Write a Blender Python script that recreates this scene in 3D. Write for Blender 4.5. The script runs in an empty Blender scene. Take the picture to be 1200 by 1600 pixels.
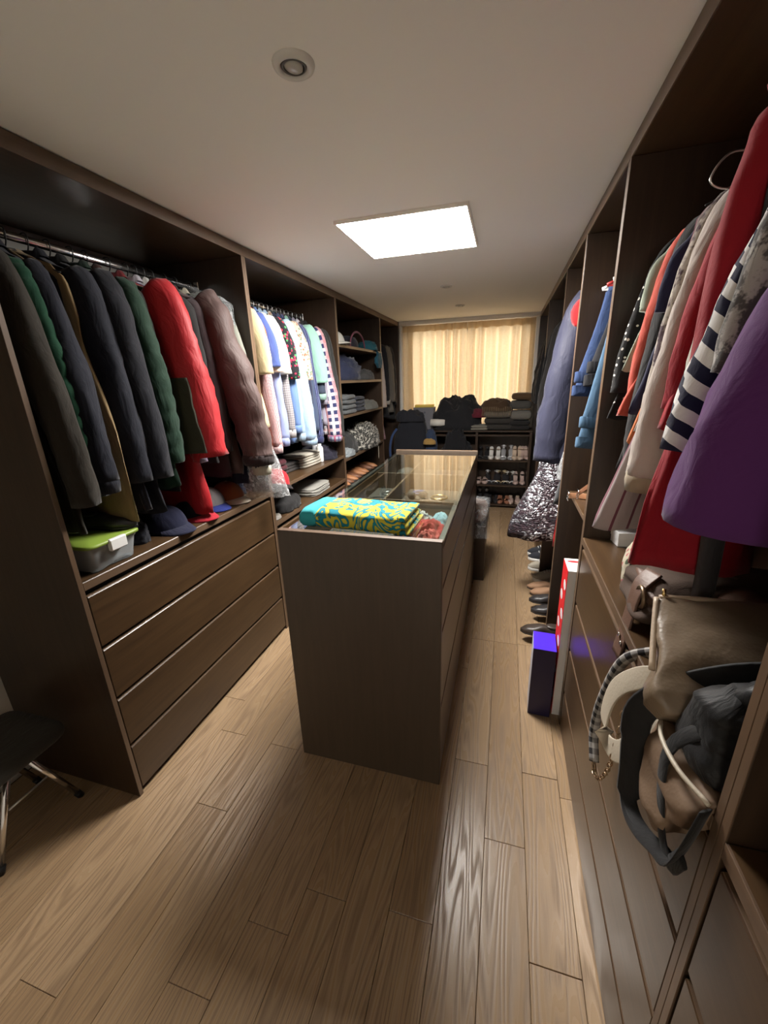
import bpy, math, random
from mathutils import Vector, Matrix, noise
S = bpy.context.scene
C = S.collection
PI = math.pi

# ------------------------------------------------------------------ camera, world, lights, exposure
cam = bpy.data.cameras.new('camera')
cam.sensor_fit = 'VERTICAL'
cam.sensor_height = 24.0
cam.lens = 633.97 / 1600 * 24.0
cam.clip_start = 0.02
cam_o = bpy.data.objects.new('camera', cam)
C.objects.link(cam_o)
yaw, pit, rol = math.radians(16.664), math.radians(-18.059), math.radians(1.949)
RM = Matrix.Rotation(yaw, 3, 'Z') @ Matrix.Rotation(pit, 3, 'X') @ Matrix.Rotation(rol, 3, 'Y')
right, fwd, up = RM.col[0], RM.col[1], RM.col[2]
cam_o.matrix_world = Matrix(((right.x, up.x, -fwd.x, 0), (right.y, up.y, -fwd.y, 0), (right.z, up.z, -fwd.z, 1.6), (0, 0, 0, 1)))
S.camera = cam_o

world = bpy.data.worlds.new('daylight')
S.world = world
world.use_nodes = True
bg = world.node_tree.nodes['Background']
bg.inputs['Color'].default_value = (1.0, 0.90, 0.76, 1)
bg.inputs['Strength'].default_value = 4.2

S.view_settings.view_transform = 'Standard'
S.view_settings.look = 'None'
S.view_settings.gamma = 1.0
S.view_settings.use_curve_mapping = False
S.view_settings.exposure = 0.28
PANEL_STRENGTH = 88.0

# ------------------------------------------------------------------ measures of the room (metres, camera stands at x=0 y=0)
XL, XR = -1.354, 0.334          # cabinet fronts
BL, BR = -1.954, 0.934          # cabinet backs
ZC = 2.285                      # ceiling
ZT = 2.232                      # underside of the wardrobe top boards
YW = 5.56                       # window wall
YB = -1.7                       # wall behind the camera
RODZ = 2.105
RODL, RODR = -1.65, 0.632
rnd = random.Random(11)

# ------------------------------------------------------------------ node helpers
def new_mat(name):
    m = bpy.data.materials.new(name)
    m.use_nodes = True
    nt = m.node_tree
    return m, nt, nt.nodes['Principled BSDF']
def N(nt, t, **kw):
    n = nt.nodes.new(t)
    for k, v in kw.items():
        if k.startswith('_'):
            setattr(n, k[1:], v)
        else:
            n.inputs[k.replace('__', ' ')].default_value = v
    return n
def L(nt, a, b):
    nt.links.new(a, b)
def math_(nt, op, a, b=None, c=None):
    n = nt.nodes.new('ShaderNodeMath')
    n.operation = op
    for i, x in enumerate((a, b, c)):
        if x is None: continue
        if isinstance(x, (int, float)): n.inputs[i].default_value = x
        else: L(nt, x, n.inputs[i])
    return n.outputs[0]
def mixc(nt, fac, a, b):
    n = nt.nodes.new('ShaderNodeMix')
    n.data_type = 'RGBA'
    for i, x in ((0, fac), (6, a), (7, b)):
        if isinstance(x, (int, float)): n.inputs[i].default_value = x
        elif isinstance(x, tuple): n.inputs[i].default_value = (x[0], x[1], x[2], 1)
        else: L(nt, x, n.inputs[i])
    return n.outputs[2]
def mapped(nt, src, scale, loc=None):
    mp = nt.nodes.new('ShaderNodeMapping')
    mp.inputs['Scale'].default_value = scale
    L(nt, src, mp.inputs['Vector'])
    if loc is not None: L(nt, loc, mp.inputs['Location'])
    return mp.outputs[0]
def bump(nt, b, h, strength=0.3, dist=0.01, prev=None):
    n = nt.nodes.new('ShaderNodeBump')
    n.inputs['Strength'].default_value = strength
    n.inputs['Distance'].default_value = dist
    L(nt, h, n.inputs['Height'])
    if prev is not None: L(nt, prev, n.inputs['Normal'])
    L(nt, n.outputs[0], b.inputs['Normal'])
    return n.outputs[0]

def srgb(r, g, b):
    f = lambda c: ((c / 255 + .055) / 1.055) ** 2.4 if c > 10 else c / 255 / 12.92
    return (f(r), f(g), f(b))

def plain(name, col, rough=0.6, metal=0.0, spec=0.5, alpha=1.0, trans=0.0, ior=1.45, coat=0.0):
    m, nt, b = new_mat(name)
    b.inputs['Base Color'].default_value = (*col, 1)
    b.inputs['Roughness'].default_value = rough
    b.inputs['Metallic'].default_value = metal
    b.inputs['Specular IOR Level'].default_value = spec
    b.inputs['Transmission Weight'].default_value = trans
    b.inputs['IOR'].default_value = ior
    b.inputs['Coat Weight'].default_value = coat
    b.inputs['Alpha'].default_value = alpha
    return m

def wood(name, c1, c2, axis, rough=0.36, scale=1.0, coat=0.0):
    m, nt, b = new_mat(name)
    tc = N(nt, 'ShaderNodeTexCoord')
    sc = {'x': (3, 42, 42), 'y': (42, 3, 42), 'z': (42, 42, 3)}[axis]
    v = mapped(nt, tc.outputs['Object'], tuple(s * scale for s in sc))
    n1 = N(nt, 'ShaderNodeTexNoise', Scale=1.0, Detail=5.0, Roughness=0.6, Distortion=0.6)
    L(nt, v, n1.inputs['Vector'])
    n2 = N(nt, 'ShaderNodeTexNoise', Scale=2.2, Detail=2.0)
    L(nt, tc.outputs['Object'], n2.inputs['Vector'])
    f = math_(nt, 'ADD', math_(nt, 'MULTIPLY', n1.outputs['Fac'], 0.75), math_(nt, 'MULTIPLY', n2.outputs['Fac'], 0.4))
    rp = N(nt, 'ShaderNodeMapRange')
    rp.inputs['From Min'].default_value = 0.35
    rp.inputs['From Max'].default_value = 0.8
    L(nt, f, rp.inputs['Value'])
    L(nt, mixc(nt, rp.outputs[0], c1, c2), b.inputs['Base Color'])
    b.inputs['Roughness'].default_value = rough
    b.inputs['Coat Weight'].default_value = coat
    b.inputs['Coat Roughness'].default_value = 0.2
    bump(nt, b, n1.outputs['Fac'], 0.12, 0.002)
    return m

W1, W2 = (0.048, 0.028, 0.016), (0.022, 0.0125, 0.0075)
M = {}
M['wood_x'] = wood('walnut_veneer_x', W1, W2, 'x')
M['wood_y'] = wood('walnut_veneer_y', (0.082, 0.046, 0.021), (0.040, 0.022, 0.011), 'y', rough=0.30)  # same walnut, paler and warmer: stronger light on drawer fronts put into colour
M['wood_z'] = wood('walnut_veneer_z', W1, W2, 'z')  # same walnut kept darker: shade of the interiors put into colour
M['wood_edge'] = wood('walnut_edge_band', (0.15, 0.095, 0.058), (0.09, 0.055, 0.033), 'z', rough=0.4)
M['wood_edge_y'] = wood('walnut_edge_band_y', (0.15, 0.095, 0.058), (0.09, 0.055, 0.033), 'y', rough=0.4)
M['groove'] = plain('groove_black', (0.006, 0.004, 0.003), 0.7)
M['back_grey'] = plain('pale_back_board', (0.30, 0.29, 0.26), 0.7)
M['white_paint'] = plain('white_paint', (0.80, 0.77, 0.72), 0.5)
M['chrome'] = plain('chrome', (0.82, 0.82, 0.82), 0.18, 1.0)
M['dark_wire'] = plain('dark_wire', (0.03, 0.03, 0.03), 0.4, 0.6)
M['steel_wire'] = plain('steel_wire', (0.6, 0.6, 0.58), 0.3, 1.0)
M['white_plastic'] = plain('white_plastic', (0.75, 0.75, 0.73), 0.4)
M['red_plastic'] = plain('red_plastic', (0.35, 0.02, 0.02), 0.4)
M['brass'] = plain('brass', (0.75, 0.55, 0.25), 0.3, 1.0)
M['black_plastic'] = plain('black_plastic', (0.012, 0.012, 0.013), 0.35)

def ceiling_mat():
    m, nt, b = new_mat('ceiling_paint')
    tc = N(nt, 'ShaderNodeTexCoord')
    n = N(nt, 'ShaderNodeTexNoise', Scale=60.0, Detail=3.0)
    L(nt, tc.outputs['Object'], n.inputs['Vector'])
    b.inputs['Base Color'].default_value = (0.86, 0.84, 0.80, 1)
    b.inputs['Roughness'].default_value = 0.85
    bump(nt, b, n.outputs['Fac'], 0.05, 0.002)
    return m
M['ceiling'] = ceiling_mat()
M['wall'] = plain('wall_paint', (0.62, 0.58, 0.51), 0.85)

def floor_mat():
    m, nt, b = new_mat('brushed_oak')
    tc = N(nt, 'ShaderNodeTexCoord')
    oi = N(nt, 'ShaderNodeObjectInfo')
    cx = N(nt, 'ShaderNodeCombineXYZ')
    L(nt, math_(nt, 'MULTIPLY', oi.outputs['Random'], 37.0), cx.inputs[0])
    L(nt, math_(nt, 'MULTIPLY', oi.outputs['Random'], 91.0), cx.inputs[1])
    L(nt, math_(nt, 'MULTIPLY', oi.outputs['Random'], 13.0), cx.inputs[2])
    # cathedral grain: contour lines of a stretched noise
    v = mapped(nt, tc.outputs['Object'], (11.0, 0.75, 1.0), cx.outputs[0])
    n = N(nt, 'ShaderNodeTexNoise', Scale=1.0, Detail=1.5, Roughness=0.45, Distortion=0.25)
    L(nt, v, n.inputs['Vector'])
    ring = math_(nt, 'SINE', math_(nt, 'MULTIPLY', n.outputs['Fac'], 110.0))
    ring = math_(nt, 'MULTIPLY_ADD', ring, 0.5, 0.5)
    ring = math_(nt, 'POWER', ring, 1.7)
    v2 = mapped(nt, tc.outputs['Object'], (260.0, 9.0, 10.0), cx.outputs[0])
    fine = N(nt, 'ShaderNodeTexNoise', Scale=1.0, Detail=3.0, Roughness=0.6)
    L(nt, v2, fine.inputs['Vector'])
    brk = math_(nt, 'MULTIPLY', ring, math_(nt, 'MULTIPLY_ADD', fine.outputs['Fac'], 1.6, -0.2))
    base = mixc(nt, oi.outputs['Random'], (0.305, 0.203, 0.112), (0.385, 0.268, 0.160))
    dark = mixc(nt, math_(nt, 'MULTIPLY', brk, 0.8), base, (0.135, 0.080, 0.043))
    f2 = math_(nt, 'MULTIPLY_ADD', fine.outputs['Fac'], 0.9, -0.28)
    col = mixc(nt, math_(nt, 'MULTIPLY', f2, 0.35), dark, (0.22, 0.14, 0.085))
    L(nt, col, b.inputs['Base Color'])
    L(nt, math_(nt, 'MULTIPLY_ADD', brk, 0.30, 0.27), b.inputs['Roughness'])
    b.inputs['Specular IOR Level'].default_value = 0.5
    h = math_(nt, 'ADD', math_(nt, 'MULTIPLY', brk, -1.0), math_(nt, 'MULTIPLY', fine.outputs['Fac'], 0.25))
    bump(nt, b, h, 0.30, 0.0012)
    return m
M['oak'] = floor_mat()

# ------------------------------------------------------------------ fabrics
_fab = {}
def fabric(col, pat=None, c2=None, s=20.0, c3=None, rough=0.9, sheen=0.25, wr=0.35, gloss=None):
    key = (tuple(round(c, 4) for c in col), pat, c2, s, c3, rough, wr)
    if key in _fab: return _fab[key]
    m, nt, b = new_mat('fabric_%d' % len(_fab))
    _fab[key] = m
    tc = N(nt, 'ShaderNodeTexCoord')
    uv = tc.outputs['UV']
    sep = N(nt, 'ShaderNodeSeparateXYZ')
    L(nt, uv, sep.inputs[0])
    U, V = sep.outputs[0], sep.outputs[1]
    def step(x, freq, duty):
        return math_(nt, 'LESS_THAN', math_(nt, 'FRACT', math_(nt, 'MULTIPLY', x, freq)), duty)
    out = col
    if pat == 'stripe': out = mixc(nt, step(U, s, 0.4), col, c2)
    elif pat == 'hstripe': out = mixc(nt, step(V, s, 0.45), col, c2)
    elif pat == 'thin': out = mixc(nt, step(U, s, 0.15), col, c2)
    elif pat == 'check':
        f = math_(nt, 'MULTIPLY', math_(nt, 'ADD', step(U, s, 0.5), step(V, s, 0.5)), 0.5)
        out = mixc(nt, f, col, c2)
    elif pat == 'plaid':
        a = mixc(nt, math_(nt, 'MULTIPLY', step(U, s, 0.45), 0.75), col, c2)
        a = mixc(nt, math_(nt, 'MULTIPLY', step(V, s, 0.45), 0.65), a, c2)
        a = mixc(nt, math_(nt, 'MULTIPLY', step(U, s * 0.5, 0.22), 0.6), a, c3)
        out = mixc(nt, math_(nt, 'MULTIPLY', step(V, s * 0.5, 0.2), 0.35), a, c3)
    elif pat == 'dots':
        vo = N(nt, 'ShaderNodeTexVoronoi', Scale=s, Randomness=0.75)
        L(nt, uv, vo.inputs['Vector'])
        out = mixc(nt, math_(nt, 'LESS_THAN', vo.outputs['Distance'], 0.25), col, c2)
    elif pat == 'floral':
        vo = N(nt, 'ShaderNodeTexVoronoi', Scale=s)
        L(nt, uv, vo.inputs['Vector'])
        sc = N(nt, 'ShaderNodeSeparateColor')
        L(nt, vo.outputs['Color'], sc.inputs[0])
        inn = math_(nt, 'LESS_THAN', vo.outputs['Distance'], 0.42)
        a = mixc(nt, math_(nt, 'MULTIPLY', inn, math_(nt, 'GREATER_THAN', sc.outputs[0], 0.35)), col, c2)
        out = mixc(nt, math_(nt, 'MULTIPLY', inn, math_(nt, 'GREATER_THAN', sc.outputs[1], 0.6)), a, c3 or c2)
    elif pat == 'zebra':
        w = N(nt, 'ShaderNodeTexWave', Scale=s, Distortion=3.0, Detail=1.0)
        w.inputs['Detail Scale'].default_value = 0.5
        w.bands_direction = 'Y'
        mpz = nt.nodes.new('ShaderNodeMapping'); mpz.inputs['Rotation'].default_value = (0, 0, 0.6)
        L(nt, uv, mpz.inputs['Vector']); L(nt, mpz.outputs[0], w.inputs['Vector'])
        out = mixc(nt, math_(nt, 'GREATER_THAN', w.outputs['Fac'], 0.5), col, c2)
    elif pat == 'blotch':
        n = N(nt, 'ShaderNodeTexNoise', Scale=s, Detail=4.0, Roughness=0.7)
        L(nt, uv, n.inputs['Vector'])
        f = N(nt, 'ShaderNodeMapRange')
        f.inputs['From Min'].default_value = 0.5
        f.inputs['From Max'].default_value = 0.58
        L(nt, n.outputs['Fac'], f.inputs['Value'])
        out = mixc(nt, f.outputs[0], col, c2)
    elif pat == 'towel':
        n = N(nt, 'ShaderNodeTexNoise', Scale=s, Detail=1.2, Distortion=2.2)
        L(nt, uv, n.inputs['Vector'])
        k = math_(nt, 'SINE', math_(nt, 'MULTIPLY', n.outputs['Fac'], 34.0))
        f = math_(nt, 'GREATER_THAN', k, 0.25)
        out = mixc(nt, f, col, c2)
        edge = math_(nt, 'LESS_THAN', math_(nt, 'ABSOLUTE', math_(nt, 'ADD', k, -0.25)), 0.2)
        out = mixc(nt, math_(nt, 'MULTIPLY', edge, 0.8), out, c3)
    elif pat == 'denim':
        v = mapped(nt, uv, (40, 6, 1))
        n = N(nt, 'ShaderNodeTexNoise', Scale=1.0, Detail=3.0)
        L(nt, v, n.inputs['Vector'])
        out = mixc(nt, n.outputs['Fac'], col, c2)
    if isinstance(out, tuple):
        b.inputs['Base Color'].default_value = (*out, 1)
    else:
        L(nt, out, b.inputs['Base Color'])
    b.inputs['Roughness'].default_value = rough
    b.inputs['Sheen Weight'].default_value = sheen * 0.4
    b.inputs['Specular IOR Level'].default_value = 0.3
    nb = N(nt, 'ShaderNodeTexNoise', Scale=14.0, Detail=3.0, Distortion=0.8)
    L(nt, mapped(nt, uv, (1.6, 0.7, 1.0)), nb.inputs['Vector'])
    p = bump(nt, b, nb.outputs['Fac'], wr, 0.02)
    wv = N(nt, 'ShaderNodeTexNoise', Scale=420.0, Detail=1.0)
    L(nt, uv, wv.inputs['Vector'])
    bump(nt, b, wv.outputs['Fac'], 0.12, 0.002, p)
    return m

def leather(name, c1, c2, rough=0.5, s=160.0):
    m, nt, b = new_mat(name)
    tc = N(nt, 'ShaderNodeTexCoord')
    n = N(nt, 'ShaderNodeTexNoise', Scale=7.0, Detail=5.0, Roughness=0.65)
    L(nt, tc.outputs['Object'], n.inputs['Vector'])
    L(nt, mixc(nt, n.outputs['Fac'], c1, c2), b.inputs['Base Color'])
    b.inputs['Roughness'].default_value = rough
    v = N(nt, 'ShaderNodeTexVoronoi', Scale=s)
    L(nt, tc.outputs['Object'], v.inputs['Vector'])
    p = bump(nt, b, v.outputs['Distance'], 0.15, 0.002)
    bump(nt, b, n.outputs['Fac'], 0.25, 0.012, p)
    return m

def film(name, tint=(0.9, 0.93, 0.95), opac=0.30, s=26.0, sparkle=0.8):
    """thin crinkled clear plastic"""
    m, nt, b = new_mat(name)
    out = nt.nodes['Material Output']
    tr = N(nt, 'ShaderNodeBsdfTransparent')
    tr.inputs['Color'].default_value = (*tint, 1)
    b.inputs['Base Color'].default_value = (0.75, 0.77, 0.78, 1)
    b.inputs['Roughness'].default_value = 0.16
    tc = N(nt, 'ShaderNodeTexCoord')
    n = N(nt, 'ShaderNodeTexNoise', Scale=s, Detail=4.0, Roughness=0.7, Distortion=1.2)
    L(nt, mapped(nt, tc.outputs['UV'], (1.5, 0.8, 1)), n.inputs['Vector'])
    bump(nt, b, n.outputs['Fac'], sparkle, 0.04)
    mx = nt.nodes.new('ShaderNodeMixShader')
    f = math_(nt, 'MULTIPLY_ADD', math_(nt, 'GREATER_THAN', n.outputs['Fac'], 0.56), 0.22, opac)
    L(nt, f, mx.inputs[0])
    L(nt, tr.outputs[0], mx.inputs[1])
    L(nt, b.outputs[0], mx.inputs[2])
    L(nt, mx.outputs[0], out.inputs['Surface'])
    return m
M['film'] = film('clear_garment_film')

# ------------------------------------------------------------------ mesh helpers
class MB:
    def __init__(s):
        s.v, s.f, s.u, s.m = [], [], [], []
    def add(s, vs, fs, us=None, m=0):
        o = len(s.v)
        s.v += [tuple(p) for p in vs]
        for i, f in enumerate(fs):
            s.f.append(tuple(a + o for a in f))
            s.u.append(us[i] if us else None)
            s.m.append(m)
        return s
    def box(s, x0, x1, y0, y1, z0, z1, b=0.002, m=0):
        b = min(b, (x1 - x0) * .45, (y1 - y0) * .45, (z1 - z0) * .45)
        lo, hi = (x0, y0, z0), (x1, y1, z1)
        c = [(a + d) / 2 for a, d in zip(lo, hi)]
        idx, vs = {}, []
        for sx in (0, 1):
            for sy in (0, 1):
                for sz in (0, 1):
                    sg = (sx, sy, sz)
                    for ax in range(3):
                        p = []
                        for k in range(3):
                            e = hi[k] if sg[k] else lo[k]
                            if k != ax: e += -b if sg[k] else b
                            p.append(e)
                        idx[(sg, ax)] = len(vs)
                        vs.append(p)
        fs = []
        for ax in range(3):
            o1, o2 = [k for k in range(3) if k != ax]
            for d in (0, 1):
                q = []
                for a1, a2 in ((0, 0), (1, 0), (1, 1), (0, 1)):
                    g = [0, 0, 0]; g[ax] = d; g[o1] = a1; g[o2] = a2
                    q.append(idx[(tuple(g), ax)])
                fs.append(q)
        for ax in range(3):
            o1, o2 = [k for k in range(3) if k != ax]
            for a1 in (0, 1):
                for a2 in (0, 1):
                    g0, g1 = [0, 0, 0], [0, 0, 0]
                    g0[o1] = g1[o1] = a1; g0[o2] = g1[o2] = a2; g1[ax] = 1
                    g0, g1 = tuple(g0), tuple(g1)
                    fs.append([idx[(g0, o1)], idx[(g1, o1)], idx[(g1, o2)], idx[(g0, o2)]])
        for sx in (0, 1):
            for sy in (0, 1):
                for sz in (0, 1):
                    fs.append([idx[((sx, sy, sz), k)] for k in range(3)])
        out = []
        for f in fs:
            a, b_, d = (Vector(vs[f[i]]) for i in range(3))
            nn = (b_ - a).cross(d - a)
            fc = sum((Vector(vs[i]) for i in f), Vector()) / len(f)
            out.append(f if nn.dot(fc - Vector(c)) >= 0 else f[::-1])
        return s.add(vs, out, None, m)
    def loft(s, rings, cap0=True, cap1=True, m=0, closed=True, us=None):
        n = len(rings[0])
        vs = [p for r in rings for p in r]
        fs, uu = [], []
        # arc lengths
        def per(r):
            a = [0.0]
            for j in range(n):
                p, q = r[j], r[(j + 1) % n]
                a.append(a[-1] + math.dist(p, q))
            return a
        mid = per(rings[len(rings) // 2])
        vv = [0.0]
        for i in range(len(rings) - 1):
            vv.append(vv[-1] + sum(math.dist(rings[i][j], rings[i + 1][j]) for j in range(0, n, max(1, n // 8))) / len(range(0, n, max(1, n // 8))))
        nn = n if closed else n - 1
        for i in range(len(rings) - 1):
            for j in range(nn):
                k = (j + 1) % n
                fs.append((i * n + j, i * n + k, (i + 1) * n + k, (i + 1) * n + j))
                uu.append(((mid[j], vv[i]), (mid[j + 1], vv[i]), (mid[j + 1], vv[i + 1]), (mid[j], vv[i + 1])))
        if closed and cap0:
            fs.append(tuple(range(n))[::-1]); uu.append(tuple((p[0], p[1]) for p in rings[0])[::-1])
        if closed and cap1:
            o = (len(rings) - 1) * n
            fs.append(tuple(range(o, o + n))); uu.append(tuple((p[0], p[1]) for p in rings[-1]))
        return s.add(vs, fs, uu, m)
    def tube(s, pts, r, n=8, cap=True, m=0, flat=1.0, upv=(0, 0, 1), fn=None):
        """tube along pts; r number or list; flat squeezes the binormal axis"""
        P = [Vector(p) for p in pts]
        rings = []
        u = None
        for i, p in enumerate(P):
            t = (P[min(i + 1, len(P) - 1)] - P[max(i - 1, 0)])
            if t.length < 1e-9: t = Vector((0, 0, 1))
            t.normalize()
            if u is None:
                a = Vector(upv)
                if abs(a.dot(t)) > 0.95: a = Vector((1, 0, 0))
                u = (a - t * a.dot(t)).normalized()
            else:
                u = (u - t * u.dot(t))
                u = u.normalized() if u.length > 1e-6 else t.orthogonal().normalized()
            w = t.cross(u)
            rr = r[i] if isinstance(r, (list, tuple)) else r
            ring = []
            for j in range(n):
                a = 2 * PI * j / n
                k = 1.0
                if fn: k = fn(i / max(1, len(P) - 1), a)
                ring.append(p + u * (math.cos(a) * rr * k) + w * (math.sin(a) * rr * flat * k))
            rings.append(ring)
        return s.loft(rings, cap, cap, m)
    def ribbon(s, pts, wdir, width, thick, m=0):
        """strap: rectangular section, wdir = direction of its width (one or per point)"""
        P = [Vector(p) for p in pts]
        rings = []
        for i, p in enumerate(P):
            t = (P[min(i + 1, len(P) - 1)] - P[max(i - 1, 0)]).normalized()
            w = Vector(wdir[i] if isinstance(wdir, list) else wdir)
            w = (w - t * w.dot(t)).normalized()
            nn = t.cross(w)
            wd = width[i] if isinstance(width, (list, tuple)) else width
            a, c = w * wd / 2, nn * thick / 2
            rings.append([p + a + c, p + a * 0.9 + c * 1.2, p - a * 0.9 + c * 1.2, p - a + c, p - a - c, p - a * 0.9 - c * 1.2, p + a * 0.9 - c * 1.2, p + a - c])
        return s.loft(rings, True, True, m)
    def lathe(s, prof, n=24, c=(0, 0, 0), m=0, sx=1.0, sy=1.0, cap0=True, cap1=True):
        rings = [[(c[0] + r * math.cos(2 * PI * j / n) * sx, c[1] + r * math.sin(2 * PI * j / n) * sy, c[2] + z) for j in range(n)] for r, z in prof]
        return s.loft(rings, cap0, cap1, m)
    def mesh(s, name, smooth=True):
        me = bpy.data.meshes.new(name)
        me.from_pydata(s.v, [], s.f)
        if any(u is not None for u in s.u):
            ul = me.uv_layers.new(name='UVMap')
            k = 0
            buf = []
            for f, u in zip(s.f, s.u):
                for i in range(len(f)):
                    if u is not None and i < len(u): buf += [u[i][0], u[i][1]]
                    else:
                        p = s.v[f[i]]; buf += [p[0] + p[1], p[2]]
            ul.data.foreach_set('uv', buf)
        else:
            ul = me.uv_layers.new(name='UVMap')
            buf = []
            for f in s.f:
                for i in f:
                    p = s.v[i]; buf += [p[0], p[1] + p[2]]
            ul.data.foreach_set('uv', buf)
        if any(s.m): me.polygons.foreach_set('material_index', s.m)
        if smooth: me.polygons.foreach_set('use_smooth', [True] * len(me.polygons))
        me.update()
        return me

def obj(name, mb, mat, parent=None, smooth=True, loc=None, rot=None):
    me = mb.mesh(name, smooth) if isinstance(mb, MB) else mb
    o = bpy.data.objects.new(name, me)
    C.objects.link(o)
    if not me.materials:
        for mm in (mat if isinstance(mat, (list, tuple)) else [mat]): me.materials.append(mm)
    if parent is not None: o.parent = parent
    if loc: o.location = loc
    if rot: o.rotation_euler = rot
    return o
def tag(o, label=None, cat=None, group=None, kind=None):
    if label: o['label'] = label
    if cat: o['category'] = cat
    if group: o['group'] = group
    if kind: o['kind'] = kind
    return o
def thing(name, label, cat, loc=(0, 0, 0), rz=0.0, group=None, rot=None):
    o = bpy.data.objects.new(name, None)
    C.objects.link(o)
    o.empty_display_size = 0.05
    o.location = loc
    o.rotation_euler = rot or (0, 0, rz)
    return tag(o, label, cat, group)
def copy_tree(o, parent=None):
    c = o.copy()
    C.objects.link(c)
    c.parent = parent
    for ch in list(o.children): copy_tree(ch, c)
    return c
def bx(name, mat, parent, x0, x1, y0, y1, z0, z1, b=0.002, label=None):
    o = obj(name, MB().box(x0, x1, y0, y1, z0, z1, b), mat, parent, smooth=False)
    if label: o['label'] = label
    return o
def struct(o): o['kind'] = 'structure'; return o
def nz(x, y, z): return noise.noise(Vector((x, y, z)))
def lerp(a, b, t): return a + (b - a) * t
def sstep(t): t = max(0.0, min(1.0, t)); return t * t * (3 - 2 * t)
def interp(tab, x):
    for i in range(len(tab) - 1):
        if x <= tab[i + 1][0]:
            a, b = tab[i], tab[i + 1]
            t = sstep((x - a[0]) / (b[0] - a[0])) if b[0] > a[0] else 0
            return [lerp(p, q, t) for p, q in zip(a[1:], b[1:])]
    return list(tab[-1][1:])
def spline(pts, n=8):
    """Catmull-Rom through pts"""
    P = [Vector(p) for p in pts]
    P = [P[0] * 2 - P[1]] + P + [P[-1] * 2 - P[-2]]
    out = []
    for i in range(1, len(P) - 2):
        for k in range(n):
            t = k / n
            a, b, c, d = P[i - 1], P[i], P[i + 1], P[i + 2]
            out.append(0.5 * (2 * b + (c - a) * t + (2 * a - 5 * b + 4 * c - d) * t * t + (3 * b - a - 3 * c + d) * t ** 3))
    out.append(P[-2])
    return out
# ================================================================== THE ROOM
def wall(name, boxes, mat):
    mb = MB()
    for b in boxes: mb.box(*b, 0.0005)
    return struct(obj(name, mb, mat, None, smooth=False))
floor = struct(obj('floor', MB().box(-2.1, 1.1, YB - .1, YW + .12, -0.08, -0.0125, 0.001), plain('floor_joint', (0.05, 0.03, 0.018), 0.9), None, smooth=False))
PW = 0.14
known = {0: [0.10, 1.39], -1: [0.16], 1: []}
plank_meshes = {}
def plank(x0, x1, y0, y1):
    key = (round(x1 - x0, 3), round(y1 - y0, 2))
    ln = key[1]
    if key not in plank_meshes:
        plank_meshes[key] = MB().box(-key[0] / 2 + .0006, key[0] / 2 - .0006, -ln / 2 + .0006, ln / 2 - .0006, -0.0125, 0, 0.0011).mesh('plank', False)
    obj('plank', plank_meshes[key], M['oak'], floor, loc=((x0 + x1) / 2, (y0 + y1) / 2, 0))
seams = {0.155: 1.39, 0.015: 1.085, -0.125: 1.385, -0.545: 0.775, -1.105: 0.925, -1.245: 1.26, -0.265: 0.79, -0.405: 1.42, -0.685: 1.55, -0.825: 0.47, -0.965: 1.25}
xs = [0.295 + PW - PW * i for i in range(19)]
for x in xs:
    if x < -2.02: continue
    k = min(seams, key=lambda s: abs(s - x))
    off = seams[k] if abs(k - x) < .02 else rnd.uniform(0, 1.2)
    lens = []
    y = off
    cuts = [off]
    while y < YW: y += rnd.choice((0.9, 1.2, 1.2, 1.5)); cuts.append(min(y, YW))
    y = off
    if abs(x - 0.155) < .02: y = 0.778; cuts.insert(0, y)
    while y > YB: y -= rnd.choice((0.9, 1.2, 1.2, 1.5)); cuts.insert(0, max(y, YB))
    for a, b in zip(cuts, cuts[1:]):
        if b - a > .05: plank(x, x + PW, a, b)

struct(obj('ceiling', MB().box(-2.1, 1.1, YB - .1, YW + .12, ZC, ZC + .1, 0.001), M['ceiling'], None, smooth=False))
wall('wall_left', [(BL - .011, -.95, YB, .15, -.012, ZC - .001), (BL - .1, BL - .012, YB - .1, YW + .12, -.02, ZC)], M['wall'])  # first box: unseen corridor block, added to keep rear light off the nook
wall('wall_right', [(BR + .012, BR + .1, YB - .1, YW + .12, -.02, ZC)], M['wall'])
DX0, DX1, DZ = -0.58, -0.12, 2.08
wall('wall_rear', [(BL - .012, DX0, YB - .1, YB - .001, 0, ZC), (DX1, BR + .012, YB - .1, YB, 0, ZC), (DX0, DX1, YB - .1, YB, DZ, ZC)], M['wall'])
# unseen doorway added behind the camera to let world light in as fill
door = struct(obj('door_1', MB().box(DX0 - .09, DX0 - .05, YB + .01, YB + .01 + DX1 - DX0, 0.005, DZ - .004, .002), M['wood_z'], None, smooth=False))
obj('door_handle', MB().tube(spline([(DX0 - .02, YB + .9, 1.0), (DX0 + .03, YB + .9, 1.0), (DX0 + .03, YB + .78, 1.0)], 6), .009, 8), M['chrome'], door)
WX0, WX1, WZ0, WZ1 = -1.22, 0.24, 0.98, 2.19
wall('wall_back', [(BL - .012, WX0, YW, YW + .12, 0, ZC), (WX1, BR + .012, YW, YW + .12, 0, ZC), (WX0, WX1, YW, YW + .12, 0, WZ0), (WX0, WX1, YW, YW + .12, WZ1, ZC)], M['white_paint'])
win = MB()
for a in ((WX0, WX0 + .05), (WX1 - .05, WX1), (-.515, -.465)): win.box(a[0], a[1], YW + .03, YW + .08, WZ0, WZ1, .003)
win.box(WX0 + .05, WX1 - .05, YW + .03, YW + .08, WZ0, WZ0 + .05, .003).box(WX0 + .05, WX1 - .05, YW + .03, YW + .08, WZ1 - .05, WZ1, .003)
win_o = struct(obj('window_1', win, M['white_paint'], None, smooth=False))
glass_clear = plain('window_glass', (1, 1, 1), 0.0, trans=1.0, ior=1.1)
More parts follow.
